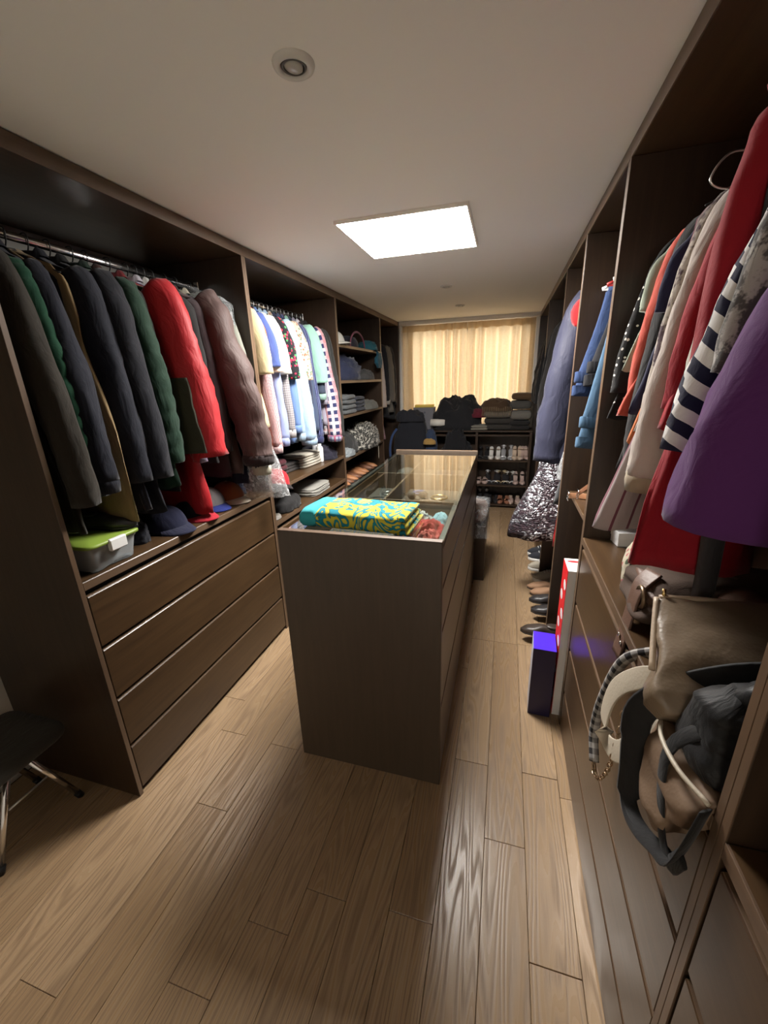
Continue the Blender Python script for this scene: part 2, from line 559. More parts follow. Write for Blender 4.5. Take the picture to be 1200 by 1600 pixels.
for a, b in ((WX0 + .05, -.515), (-.465, WX1 - .05)):
    obj('pane', MB().box(a, b, YW + .05, YW + .056, WZ0 + .05, WZ1 - .05, .001), glass_clear, win_o, smooth=False)
# white pelmet rail above the curtain and white reveals at both sides
struct(obj('trim_1', MB().box(XL + .003, XR - .003, 5.44, YW, ZT + .01, ZC, .004), M['white_paint'], None, smooth=False))
struct(obj('trim_2', MB().box(XL + .003, XL + .035, 5.46, YW, .97, ZT + .008, .003), M['white_paint'], None, smooth=False))
struct(obj('trim_3', MB().box(XR - .04, XR - .003, 5.46, YW, .97, ZT + .008, .003), M['white_paint'], None, smooth=False))

# ------------------------------------------------------------------ curtains
def curtain_mat():
    m, nt, b = new_mat('cream_curtain_cloth')
    out = nt.nodes['Material Output']
    tc = N(nt, 'ShaderNodeTexCoord')
    n = N(nt, 'ShaderNodeTexNoise', Scale=26.0, Detail=4.0, Roughness=0.7)
    L(nt, mapped(nt, tc.outputs['UV'], (1.0, 1.6, 1)), n.inputs['Vector'])
    col = mixc(nt, n.outputs['Fac'], (0.84, 0.71, 0.51), (0.66, 0.53, 0.36))
    L(nt, col, b.inputs['Base Color'])
    b.inputs['Roughness'].default_value = 0.9
    tl = N(nt, 'ShaderNodeBsdfTranslucent')
    L(nt, col, tl.inputs['Color'])
    mx = nt.nodes.new('ShaderNodeMixShader')
    mx.inputs[0].default_value = 0.5
    L(nt, b.outputs[0], mx.inputs[1]); L(nt, tl.outputs[0], mx.inputs[2])
    L(nt, mx.outputs[0], out.inputs['Surface'])
    bump(nt, b, n.outputs['Fac'], 0.2, 0.004)
    return m
M['curtain'] = curtain_mat()
def curtain(x0, x1, seed, label):
    root = thing('curtain', label, 'curtain', ((x0 + x1) / 2, 5.49, 0.97), 0, 'curtain pair at the window')
    nx, nzz = 110, 26
    cx = (x0 + x1) / 2
    W = x1 - x0
    def sheet(z0, z1, amp, hdr):
        rows = []
        for i in range(nzz + 1):
            z = lerp(z0, z1, i / nzz)
            d = (ZT - z) / 1.26
            row = []
            for j in range(nx + 1):
                u = j / nx
                ph = 7.0 * u * 2 * PI + 2.2 * math.sin(5 * u + seed) + 0.5 * nz(u * 5, d * 1.2, seed)
                a = amp * (0.6 + 1.1 * abs(nz(u * 7, seed, 1.3)) + 0.5 * d)
                y = a * math.sin(ph) + 0.008 * nz(u * 20, d * 3, seed)
                x = lerp(x0, x1, u) - cx + 0.008 * math.cos(ph) * (0.4 + d)
                row.append((x, y + hdr, z - 0.97))
            rows.append(row)
        return rows
    def grid(rows):
        mb = MB()
        n = nx + 1
        vs = [p for r in rows for p in r]
        fs, us = [], []
        for i in range(len(rows) - 1):
            for j in range(nx):
                fs.append((i * n + j, i * n + j + 1, (i + 1) * n + j + 1, (i + 1) * n + j))
                q = lambda a, b: (b / nx * W * 1.6, a / nzz * 1.2)
                us.append((q(i, j), q(i, j + 1), q(i + 1, j + 1), q(i + 1, j)))
        return mb.add(vs, fs, us)
    obj('drape', grid(sheet(0.975, ZT - .07, 0.036, 0)), M['curtain'], root)
    hb = grid(sheet(ZT - .072, ZT + .002, 0.016, -0.0))
    h = obj('header_tape', hb, M['curtain'], root)
    sol = h.modifiers.new('thickness', 'SOLIDIFY'); sol.thickness = 0.012
    return root
curtain(XL + .04, -0.505, 2.0, 'left cream curtain panel with pleats, glowing with daylight')
curtain(-0.498, XR - .045, 7.0, 'right cream curtain panel with pleats, glowing with daylight')

# ------------------------------------------------------------------ ceiling lights
lp = thing('ceiling_panel_light', 'bright square white panel light set into the ceiling', 'light', (-.491, 2.30, ZC))
fr = MB()
for b in ((-.3, .3, -.3, -.29), (-.3, .3, .29, .3)): fr.box(b[0], b[1], b[2], b[3], -.014, 0.0, .001)
for b in ((-.3, -.29, -.29, .29), (.29, .3, -.29, .29)): fr.box(b[0], b[1], b[2], b[3], -.014, 0.0, .001)
obj('frame', fr, M['white_paint'], lp, smooth=False)
em, nt, b = new_mat('led_diffuser')
b.inputs['Base Color'].default_value = (.9, .9, .9, 1)
b.inputs['Emission Color'].default_value = (1.0, 0.955, 0.90, 1)
b.inputs['Emission Strength'].default_value = PANEL_STRENGTH
obj('diffuser', MB().box(-.29, .29, -.29, .29, -.012, -.002, .001), em, lp, smooth=False)
def spot(x, y, label):
    t = thing('ceiling_spotlight', label, 'light', (x, y, ZC), 0, 'switched-off round ceiling spotlights')
    t.rotation_euler = (0, 0, rnd.uniform(0, 6))
    obj('ring', MB().lathe([(.030, .0), (.030, -.006), (.033, -.010), (.040, -.010), (.046, -.006), (.048, -.001), (.048, 0.0)], 32, cap0=False, cap1=False), plain('spot_ring', (.62, .60, .56), .45), t)
    obj('gimbal', MB().lathe([(.030, .0), (.028, -.005), (.0245, -.007), (.023, -.004), (.023, -.001)], 28, (0.002, 0, 0), cap0=False), plain('spot_gimbal', (.10, .095, .085), .5), t)
    g = obj('bulb', MB().lathe([(.0215, -.0015), (.0215, -.006), (.018, -.009), (.001, -.0095)], 24, cap0=False), plain('spot_bulb', (.42, .41, .37), .3), t, rot=(math.radians(9), 0, 0))
spot(-.504, 1.09, 'large-looking round white spotlight in the ceiling, nearest the viewer')
spot(-.50, 3.59, 'small round ceiling spotlight just beyond the square panel light')
spot(-.493, 4.56, 'small round ceiling spotlight closest to the curtain')

# ================================================================== WARDROBES
def wbx(name, mat, root, x0, x1, y0, y1, z0, z1, b=0.0015, parent=None):
    l = root.location
    return bx(name, mat, parent or root, x0 - l.x, x1 - l.x, y0 - l.y, y1 - l.y, z0 - l.z, z1 - l.z, b)
T = 0.018
def wardrobe(side, y0, y1, label, drawers=None, counter=None, shelves=(), rod=True, back='wood_z', bottom=True, near=True, far=True, grp='built-in walnut wardrobe bays'):
    """one bay; side -1 left, +1 right; drawers = list of (z0,z1); counter = top z"""
    F, B = (XL, BL) if side < 0 else (XR, BR)
    fx = F
    lo, hi = min(F, B), max(F, B)
    root = thing('wardrobe', label, 'wardrobe', (F, (y0 + y1) / 2, 0), 0, grp)
    def panel(ya, yb):
        p = wbx('side_panel', M['wood_z'], root, lo, hi, ya, yb, 0.0, ZT, .001)
        e0, e1 = (hi - .0005, hi + .0012) if side < 0 else (lo - .0012, lo + .0005)
        wbx('edge_strip', M['wood_edge'], root, e0, e1, ya + .0008, yb - .0008, 0.001, ZT, .0004, parent=p)
    if near: panel(y0, y0 + T)
    if far: panel(y1 - T, y1)
    ya, yb = y0 + T, y1 - T
    wbx('back_panel', M[back], root, B - .010 if side < 0 else B, B if side < 0 else B + .010, ya, yb, 0, ZT, .0005)
    tb = wbx('top_board', M['wood_y'], root, lo, hi, y0, y1, ZT + .001, ZC - .004, .002)
    e0, e1 = (hi - .0005, hi + .0014) if side < 0 else (lo - .0014, lo + .0005)
    wbx('edge_strip', M['wood_edge_y'], root, e0, e1, y0, y1, ZT + .001, ZC - .004, .0005, parent=tb)
    def board(name, z1, th=.025, inset=0.0):
        a, c = (lo, hi - inset) if side < 0 else (lo + inset, hi)
        p = wbx(name, M['wood_y'], root, a, c, ya, yb, z1 - th, z1, .002)
        e0, e1 = (c - .0005, c + .0014) if side < 0 else (a - .0014, a + .0005)
        wbx('edge_strip', M['wood_edge_y'], root, e0, e1, ya, yb, z1 - th + .002, z1 - .0015, .0005, parent=p)
        return p
    if counter: board('counter', counter, .032)
    for s in shelves:
        if isinstance(s, tuple): board('shelf', s[0], .025, s[1])
        else: board('shelf', s)
    if drawers:
        top = (counter or 1) - .032
        a, c = (lo, hi - .030) if side < 0 else (lo + .030, hi)
        wbx('drawer_carcass', M['groove'], root, a, c, ya, yb, 0.0, top, .0005)
        for (z0, z1) in drawers:
            d = thing_part('drawer', root)
            a, c = (hi - .029, hi - .001) if side < 0 else (lo + .001, lo + .029)
            wbx('drawer_front', M['wood_y'], root, a, c, ya + .004, yb - .004, z0, z1, .002, parent=d)
            e0, e1 = (hi - .026, hi - .003) if side < 0 else (lo + .003, lo + .026)
            wbx('edge_highlight', M['wood_edge_y'], root, e0, e1, ya + .006, yb - .006, z1 - .001, z1 + .0022, .0006, parent=d)  # paler strip paints the highlight along each drawer's top edge
    elif bottom:
        wbx('bottom_board', M['wood_y'], root, lo + (0 if side < 0 else .02), hi - (.02 if side < 0 else 0), ya, yb, .0, .06, .002)
    if rod:
        rx = RODL if side < 0 else RODR
        l = root.location
        mb = MB()
        n = 16
        rings = [[(rx - l.x + .0085 * math.cos(2 * PI * j / n), yy - l.y, RODZ + .0145 * math.sin(2 * PI * j / n)) for j in range(n)] for yy in (ya + .002, yb - .002)]
        obj('hanging_rail', mb.loft(rings), M['chrome'], root)
        for yy in (ya, yb - .006):
            wbx('rail_socket', M['chrome'], root, rx - .014, rx + .014, yy, yy + .006, RODZ - .022, RODZ + .03, .002)
    return root
def thing_part(name, root):
    o = bpy.data.objects.new(name, None)
    C.objects.link(o); o.parent = root; o.empty_display_size = .02
    return o
DL = [(.028, .236), (.255, .467), (.485, .694), (.712, .913)]
DR = [(.012, .190), (.207, .422), (.440, .655), (.674, .913)]
wardrobe(-1, .885, 2.122, 'open walnut wardrobe bay of coats above four wide drawers', DL, .972, back='back_grey')
wardrobe(-1, 2.122, 3.36, 'open walnut wardrobe bay of shirts above shelves, beside the glass-topped island', [(.028, .25), (.27, .49), (.51, .70)], .765, shelves=(.972,))
wardrobe(-1, 3.36, 4.605, 'open walnut shelving bay holding hats, folded clothes and tan shoes', None, None, shelves=(1.895, 1.605, 1.31, .93, .66, .34), rod=False)
wardrobe(-1, 4.605, 5.43, 'narrow walnut wardrobe bay with pale long shirt, beside the curtain', None, None, shelves=(.40,))
wardrobe(1, -.66, .53, 'walnut wardrobe bay at the right picture edge, nearest the viewer', DR, .965)
wardrobe(1, .53, 1.712, 'open walnut wardrobe bay of women\'s tops above drawers and handbags', DR, .965)
wardrobe(1, 1.712, 2.47, 'narrow walnut wardrobe bay with hanging jeans and belts', None, None, shelves=((.96, .05), (.50, .12)))
wardrobe(1, 2.47, 3.17, 'walnut wardrobe bay with the long navy coat and shoes below', None, None)
wardrobe(1, 3.17, 4.36, 'walnut wardrobe bay of dark coats and the sequinned dress', None, None)
wardrobe(1, 4.36, 5.43, 'walnut wardrobe bay of black clothes nearest the curtain on the right', None, None)

# ================================================================== ISLAND
IX0, IX1, IY0, IY1, IZ = -.792, -.175, 1.245, 3.055, 1.080
isl = thing('display_island', 'walnut dressing island with glass top, drawers and solid end panels', 'island', ((IX0 + IX1) / 2, (IY0 + IY1) / 2, 0))
M['wood_isl'] = wood('walnut_island_end', (0.066, 0.045, 0.029), (0.045, 0.030, 0.019), 'z', rough=0.42)
for ya, yb in ((IY0, IY0 + .028), (IY1 - .028, IY1)):
    p = wbx('end_panel', M['wood_isl'], isl, IX0, IX1, ya, yb, 0.0, IZ, .0015)
    wbx('edge_strip', M['wood_edge'], isl, IX0 + .001, IX1 - .001, ya + .001, yb - .001, IZ - .0005, IZ + .0015, .0005, parent=p)
iy0, iy1 = IY0 + .028, IY1 - .028
wbx('carcass', M['groove'], isl, IX0 + .03, IX1 - .03, iy0, iy1, 0.03, .925, .001)
wbx('plinth', M['wood_y'], isl, IX0 + .04, IX1 - .04, iy0, iy1, 0.0, .03, .001)
for sx in (0, 1):
    a, c = (IX1 - .029, IX1 - .003) if sx else (IX0 + .003, IX0 + .029)
    for z0, z1 in ((.03, .355), (.372, .70), (.716, .880), (.895, 1.040)):
        dr = thing_part('drawer', isl)
        wbx('drawer_front', M['wood_y'], isl, a, c, iy0 + .002, iy1 - .002, z0, z1, .002, parent=dr)
        wbx('edge_highlight', M['wood_edge_y'], isl, a + .003, c - .003, iy0 + .004, iy1 - .004, z1 - .001, z1 + .002, .0005, parent=dr)  # paler wood stands for the lit line on the drawer top
# shallow display tray under the glass
wbx('tray_floor', plain('tray_lining', (.055, .042, .032), .8), isl, IX0 + .031, IX1 - .031, iy0, iy1, .927, .935, .001)
for y in (1.86, 2.44):
    wbx('tray_divider', M['wood_edge'], isl, IX0 + .031, IX1 - .031, y - .006, y + .006, .935, 1.035, .001)
wbx('tray_divider', M['wood_edge_y'], isl, -.56, -.548, 1.866, iy1 - .002, .935, 1.035, .001)
for xx in (IX0 + .006, IX1 - .026):
    wbx('glass_rail', plain('grey_metal_rail', (.10, .09, .08), .4, .6), isl, xx, xx + .020, iy0 + .001, iy1 - .001, 1.046, 1.056, .001)
def glass_mat():
    m, nt, b = new_mat('island_glass')
    out = nt.nodes['Material Output']
    fr = N(nt, 'ShaderNodeFresnel'); fr.inputs['IOR'].default_value = 1.5
    tr = N(nt, 'ShaderNodeBsdfTransparent'); tr.inputs['Color'].default_value = (.90, .95, .93, 1)
    gl = N(nt, 'ShaderNodeBsdfGlossy'); gl.inputs['Roughness'].default_value = 0.012
    mx = nt.nodes.new('ShaderNodeMixShader')
    ge = N(nt, 'ShaderNodeNewGeometry')
    L(nt, math_(nt, 'MULTIPLY', math_(nt, 'MULTIPLY', fr.outputs[0], 2.0), math_(nt, 'SUBTRACT', 1.0, ge.outputs['Backfacing'])), mx.inputs[0]); L(nt, tr.outputs[0], mx.inputs[1]); L(nt, gl.outputs[0], mx.inputs[2])
    L(nt, mx.outputs[0], out.inputs['Surface'])
    return m
M['glass'] = glass_mat()
wbx('glass_top', M['glass'], isl, IX0 + .004, IX1 - .004, iy0 + .002, iy1 - .002, 1.057, 1.063, .0012)
# ================================================================== SHARED BUILDERS
def rrect(a, b, n=36, e=.35):
    out = []
    for j in range(n):
        th = 2 * PI * j / n
        c, s = math.cos(th), math.sin(th)
        out.append((a * math.copysign(abs(c) ** e, c), b * math.copysign(abs(s) ** e, s)))
    return out
def slabs(w, d, h, layers, seed, amp=.006, droop=0.0, n=40):
    """folded cloth: rounded layers lying on each other, one mesh"""
    mb = MB()
    lh = h / layers
    for k in range(layers):
        ox, oy = nz(k * 1.7, seed, 0) * .014, nz(seed, k * 2.1, 5) * .014
        sc = 1 + nz(k, seed, 9) * .05
        rings = []
        for t in (0, .08, .25, .5, .75, .92, 1.0):
            ins = .5 * lh * (1 - math.sqrt(max(0, 1 - (2 * t - 1) ** 2))) + (.35 * lh if t in (0, 1.0) else 0)
            ring = []
            for (px, py) in rrect(w / 2 * sc - ins, d / 2 * sc - ins, n, .32):
                z = k * lh + t * lh * .98
                z += amp * nz(px * 12 + seed, py * 12, k * 3.0) * (t if k == 0 else 1)
                z -= droop * (max(0, abs(px) / (w / 2) - .55)) ** 2
                q = 1 + amp * 2 * nz(px * 20, py * 20 + seed, k)
                ring.append((px * q + ox, py * q + oy, max(z, 0.0)))
            rings.append(ring)
        mb.loft(rings)
    return mb
def crumple(w, d, h, seed, rough=1.0, n=40, rows=22, freq=7.0):
    """a heap of soft cloth with ridged creases, flat underneath"""
    rings = []
    for i in range(rows + 1):
        ph = PI / 2 * i / rows
        ring = []
        for j in range(n):
            th = 2 * PI * j / n
            r = math.cos(ph) ** .75
            px, py, pz = r * math.cos(th), r * math.sin(th), math.sin(ph) ** .8
            v = Vector((px * freq * w + seed, py * freq * d, pz * freq * h + seed * .7))
            f = 1 - abs(noise.noise(v)) * 1.6
            f2 = 1 - abs(noise.noise(v * 2.3)) * 1.6
            k = 1 + rough * (.20 * f + .10 * f2 - .12)
            ring.append((px * w / 2 * k, py * d / 2 * k, max(0.0, pz * h * (.85 + rough * (.28 * f + .12 * f2 - .12)))))
        rings.append(ring)
    mb = MB()
    mb.loft(rings, True, True)
    return mb
def put(name, mb, mat, label, cat, loc, rz=0.0, group=None, rot=None):
    o = obj(name, mb, mat, None, True, loc, rot or (0, 0, rz))
    return tag(o, label, cat, group)
def folded(label, mat, loc, w, d, h, layers=3, rz=0.0, name='folded_clothes', cat='clothes', group=None, amp=.006, droop=0.0):
    return put(name, slabs(w, d, h, layers, rnd.uniform(0, 50), amp, droop), mat, label, cat, loc, rz, group)
def heap(label, mat, loc, w, d, h, rz=0.0, name='crumpled_clothes', cat='clothes', group=None, rough=1.0, freq=None, seed=None):
    freq = freq or max(7.0, 2.4 / min(w, d))
    return put(name, crumple(w, d, h, seed if seed is not None else rnd.uniform(0, 50), rough, freq=freq), mat, label, cat, loc, rz, group)
def cap(label, crown, brim, loc, rz=0.0, group=None, tilt=(0, 0)):
    t = thing('baseball_cap', label, 'cap', loc, 0, group, (tilt[0], tilt[1], rz))
    prof = [(.088 * math.cos(a) ** .8 if a < 1.5 else .004, .003 + .105 * math.sin(a)) for a in [i * PI / 2 / 10 for i in range(11)]]
    obj('crown', MB().lathe(prof, 28, sx=1.0, sy=1.08), crown, t)
    rings = []
    for r, dz in ((.080, .010), (.10, .009), (.125, .004), (.15, -.002), (.163, -.006), (.160, -.011), (.12, -.002), (.080, .006)):
        ring = []
        for j in range(17):
            a = -PI / 2 + (j / 16 - .5) * 1.9
            e = 1 - .55 * abs(j / 8 - 1) ** 3 * (r - .08) / .08
            x = math.cos(a) * .088 * (1 + (r - .08) * 1.5)
            y = math.sin(a) * (.08 + (r - .08) * e)
            ring.append((x, y, .014 + dz - .9 * x * x * 1.6))
        rings.append(ring)
    obj('brim', MB().loft(rings, closed=False), brim, t)
    obj('button', MB().lathe([(.008, .105), (.007, .111), (.002, .113)], 12), brim, t)
    return t
def outline(t):
    return interp([(0, .12), (.04, .5), (.14, .74), (.42, .66), (.70, 1.0), (.88, .80), (.97, .42), (1.0, .10)], t)[0]
def shoe(kind, label, mats, loc, rz=0.0, group=None, Ln=.25, w=.088, hh=0.0, rot=None, cat='shoe', name=None):
    """toe points to local -Y"""
    nm = name or {'sneaker': 'sneaker', 'loafer': 'loafer', 'pump': 'high_heel', 'sandal': 'heeled_sandal', 'slide': 'slide_sandal'}[kind]
    t0 = thing(nm, label, cat, loc, 0, group, rot or (0, 0, rz))
    ms, mu, mi = mats
    th = {'sneaker': .026, 'loafer': .012, 'pump': .008, 'sandal': .008, 'slide': .026}[kind]
    sz = lambda t: hh * (1 - sstep(t / .62))
    yy = lambda t: Ln * (.5 - t)
    rings = []
    NT = 18
    for i in range(NT + 1):
        t = i / NT
        a = outline(t) * w / 2 * (1.08 if kind in ('sneaker', 'slide') else 1.0)
        z = sz(t)
        rings.append([(a, yy(t), z + th * .2), (a, yy(t), z + th * .8), (a * .93, yy(t), z + th), (-a * .93, yy(t), z + th), (-a, yy(t), z + th * .8), (-a, yy(t), z + th * .2), (-a * .9, yy(t), z), (a * .9, yy(t), z)])
    obj('sole', MB().loft(rings), ms, t0)
    if kind in ('sneaker', 'loafer', 'pump'):
        hp = {'sneaker': [(0, .055), (.1, .078), (.35, .082), (.55, .070), (.8, .042), (1, .018)], 'loafer': [(0, .04), (.1, .052), (.35, .046), (.5, .05), (.8, .034), (1, .012)], 'pump': [(0, .04), (.1, .048), (.35, .018), (.6, .018), (.7, .034), (.9, .03), (1, .008)]}[kind]
        rings = []
        for i in range(NT + 1):
            t = i / NT
            a = outline(t) * w / 2 * .97
            h = interp(hp, t)[0]
            z = sz(t) + th * .9
            ring = []
            for j in range(13):
                an = PI * j / 12
                c, s = math.cos(an), math.sin(an)
                ring.append((a * math.copysign(abs(c) ** .55, c), yy(t), z + h * s ** .7))
            rings.append(ring)
        up = obj('upper', MB().loft(rings), mu, t0)
        # disc on the closed upper, mostly coloured dark for the shade inside the opening
        zt = sz(.22) + th + interp(hp, .22)[0] - .002
        obj('opening_disc', MB().lathe([(.001, .004), (.6, .006), (1.0, .003), (1.05, -.004)], 20, sx=w * .30, sy=Ln * .17), mi, t0, loc=(0, yy(.26), zt), rot=(math.atan2(hh, Ln) * -1.0, 0, 0))
        if kind == 'sneaker':
            mb = MB()
            for k in range(4):
                t = .46 + .07 * k
                z = sz(t) + th * .9 + interp(hp, t)[0] + .002
                mb.tube(spline([(-.022, yy(t), z - .006), (0, yy(t) - .004, z + .002), (.022, yy(t), z - .006)], 4), .003, 6)
            obj('laces', mb, ms, t0)
    else:
        straps = {'sandal': [(.74, .022, .012), (.66, .026, .010)], 'slide': [(.70, .040, .055)]}[kind]
        for (t, h, wd) in straps:
            a = outline(t) * w / 2
            pts = [(a * math.cos(an), yy(t), sz(t) + th * .8 + h * math.sin(an)) for an in [PI * k / 10 for k in range(11)]]
            obj('strap', MB().ribbon(pts, (0, 1, 0), wd, .003), mu, t0)
        if kind == 'sandal':
            pts = [(outline(.1) * w / 2 * math.cos(an), yy(.1) + .03 * math.sin(an) - .01, sz(.1) + .055) for an in [2 * PI * k / 16 for k in range(17)]]
            obj('ankle_strap', MB().tube(pts, .004, 6, flat=2.0), mu, t0)
            obj('heel_counter', MB().ribbon([(0, yy(.01), sz(0)), (0, yy(.0) + .004, sz(0) + .03), (0, yy(.02), sz(0) + .056)], (1, 0, 0), .03, .003), mu, t0)
    if hh > .03:
        obj('heel', MB().tube([(0, yy(.07), sz(.07) + .004), (0, yy(.06), hh * .5), (0, yy(.075), 0.0)], [.017, .009, .005], 10), ms, t0)
    return t0
def slabbag(name, mb_args, mat):
    pass
def along(P0, Hv, Wv, Dv, prof, n=32, seed=1.0, amp=.006, e=.45, rows=16):
    """soft bag body: rounded sections (half width, half depth) along the axis Hv"""
    P0, Hv, Wv, Dv = map(Vector, (P0, Hv, Wv, Dv))
    Wv.normalize(); Dv.normalize()
    rings = []
    for i in range(rows + 1):
        t = i / rows
        w, d = interp(prof, t)
        ring = []
        for (a, b) in rrect(w, d, n, e):
            k = nz(a * 9 + seed, b * 9, t * 3.0) * amp * 2 + nz(a * 24, b * 24 + seed, t * 8) * amp
            ring.append(P0 + Hv * t + Wv * (a + k) + Dv * (b + k))
        rings.append(ring)
    return MB().loft(rings)

# ================================================================== GARMENTS
def body_rings(Lg, hw, ty, hem, hemt, seed, wave, quilt=0, top=-.05, drop=.11, taper=None, n=44, rows=34, lean=0.0):
    prof = [(-top - .001, .050, .030), (-top + .012, .062, .034), (-top + .03, hw * .50, ty * .75), (-top + .062, hw * .80, ty * .85),
            (-top + drop, hw * .99, ty * .95), (-top + drop + .06, hw * 1.0, ty), (.36, hw * .95, ty * 1.1), (max(.5, Lg * .62), hw * (taper or .95), ty * 1.12), (max(.52, Lg), hw * hem, ty * hemt)]
    if Lg < .5: prof = prof[:6] + [(Lg * .75, hw * .96, ty * 1.1), (Lg, hw * hem, ty * hemt)]
    z0 = -top
    rings = []
    for i in range(rows):
        t = i / (rows - 1)
        z = z0 + (Lg - z0) * (t ** 1.35)
        a, b = interp(prof, z)
        d = max(0, (z - .18) / max(.1, Lg - .18))
        ring = []
        for j in range(n):
            th = 2 * PI * j / n
            c, s_ = math.cos(th), math.sin(th)
            px = a * math.copysign(abs(c) ** .62, c)
            py = b * math.copysign(abs(s_) ** .8, s_)
            sd = 1 if s_ >= 0 else -1
            f = nz(px * 11 + seed * 3.1, sd * 4 + seed, z * 1.3 + d * px * 2) * wave * (.25 + d)
            f += nz(px * 30, sd * 2 + seed, z * 6) * wave * .2 + (1 - 2.2 * abs(nz(px * 8 + z * 3, sd + seed, z * 7 - px * 3))) * wave * .16
            py += f * (1 if abs(s_) > .05 else .3)
            px += nz(seed, z * 3.2, sd * .6) * wave * .6 * d + nz(seed + 9, z * 9, th * .5) * .004
            px += lean * d * (.5 + .5 * px / a)
            px = max(px, -.275)
            if quilt:
                q = abs(math.sin(PI * z / quilt)) ** .5
                k = .010 * min(1, quilt / .06)
                px += math.copysign(k * q, c) * abs(c)
                py += math.copysign(k * q * 1.3, s_) * abs(s_) ** .5
            ring.append((px, py, -z + (nz(th * 1.3, seed, 2.0) * .016 * t ** 4)))
        rings.append(ring)
    return rings
def sleeve_mesh(sgn, hw, Ls, r0, r1, out, fwd_, seed, quilt=0, wave=.16, z0=-.155, flat=.85, n=18, rows=26):
    if quilt: rows = 72 if quilt < .08 else 52
    pts = spline([(sgn * (hw - .055), 0, z0 + .018), (sgn * (hw - .012 + out * .08), fwd_ * .15, z0 - .045), (sgn * (hw + out * .5), fwd_ * .6, z0 - Ls * .40), (sgn * (hw + out * .88), fwd_ * 1.0, z0 - Ls * .72), (sgn * (hw + out), fwd_ * 1.2, z0 - Ls)], rows // 4)
    k = len(pts) - 1
    rr = []
    for i in range(k + 1):
        t = i / k
        r = lerp(r0, r1, sstep(t * .95)) * (1 - .35 * (1 - min(1, t / .1)))
        if quilt: r += (.002 + .07 * min(quilt, .14)) * abs(math.sin(PI * t * Ls / quilt)) ** .5
        rr.append(r)
    def fn(t, a):
        ca, sa = math.cos(a), math.sin(a)
        cr = (1 - abs(nz(ca * 1.6 + seed, sa * 1.6, t * Ls * 11 + ca * .9)) * 2.2) * (.35 + .65 * abs(math.sin(t * 5 + seed)))
        return 1 + wave * (nz(a * .9 + seed, t * Ls * 7, seed) + .75 * cr + .5 * nz(ca * 2, sa * 2 + seed, t * Ls * 26))
    mb = MB()
    mb.tube(pts, rr, n, True, flat=flat, upv=(1, 0, 0), fn=fn)
    return mb, pts[-1], rr[-1]

def hanger(x, y, rz, kind='wire', label=None, group=None, w=.19):
    t = thing('coat_hanger', label, 'hanger', (x, y, RODZ), rz, group)
    m = {'wire': M['dark_wire'], 'steel': M['steel_wire'], 'white': M['white_plastic'], 'red': M['red_plastic']}[kind]
    r = {'wire': .0022, 'steel': .0020, 'white': .005, 'red': .005}[kind]
    hk = [(0.0, 0, -.062), (0, 0, -.04)] + [(.019 * math.sin(a) + 0.0, 0, .002 - .0205 * math.cos(a) - .0) for a in [0.2 + .35 * k for k in range(12)]]
    hk = [(0.0, 0, -.066), (0.0, 0, -.045), (.012, 0, -.026), (.0185, 0, -.006), (.0175, 0, .012), (.008, 0, .0195), (-.006, 0, .0195), (-.0165, 0, .011), (-.0185, 0, -.004)]
    obj('hook', MB().tube(spline(hk, 4), r, 6), m, t)
    R = r * (1.0 if kind in ('wire', 'steel') else 1.7)
    bar = MB().tube(spline([(-w, 0, -.135), (-w * .55, 0, -.098), (-.03, 0, -.069), (0, 0, -.066), (.03, 0, -.069), (w * .55, 0, -.098), (w, 0, -.135)], 4), R, 6)
    bar.tube([(-w, 0, -.135), (w, 0, -.135)], R * .8, 6)
    obj('shoulder_bar', bar, m, t)
    return t

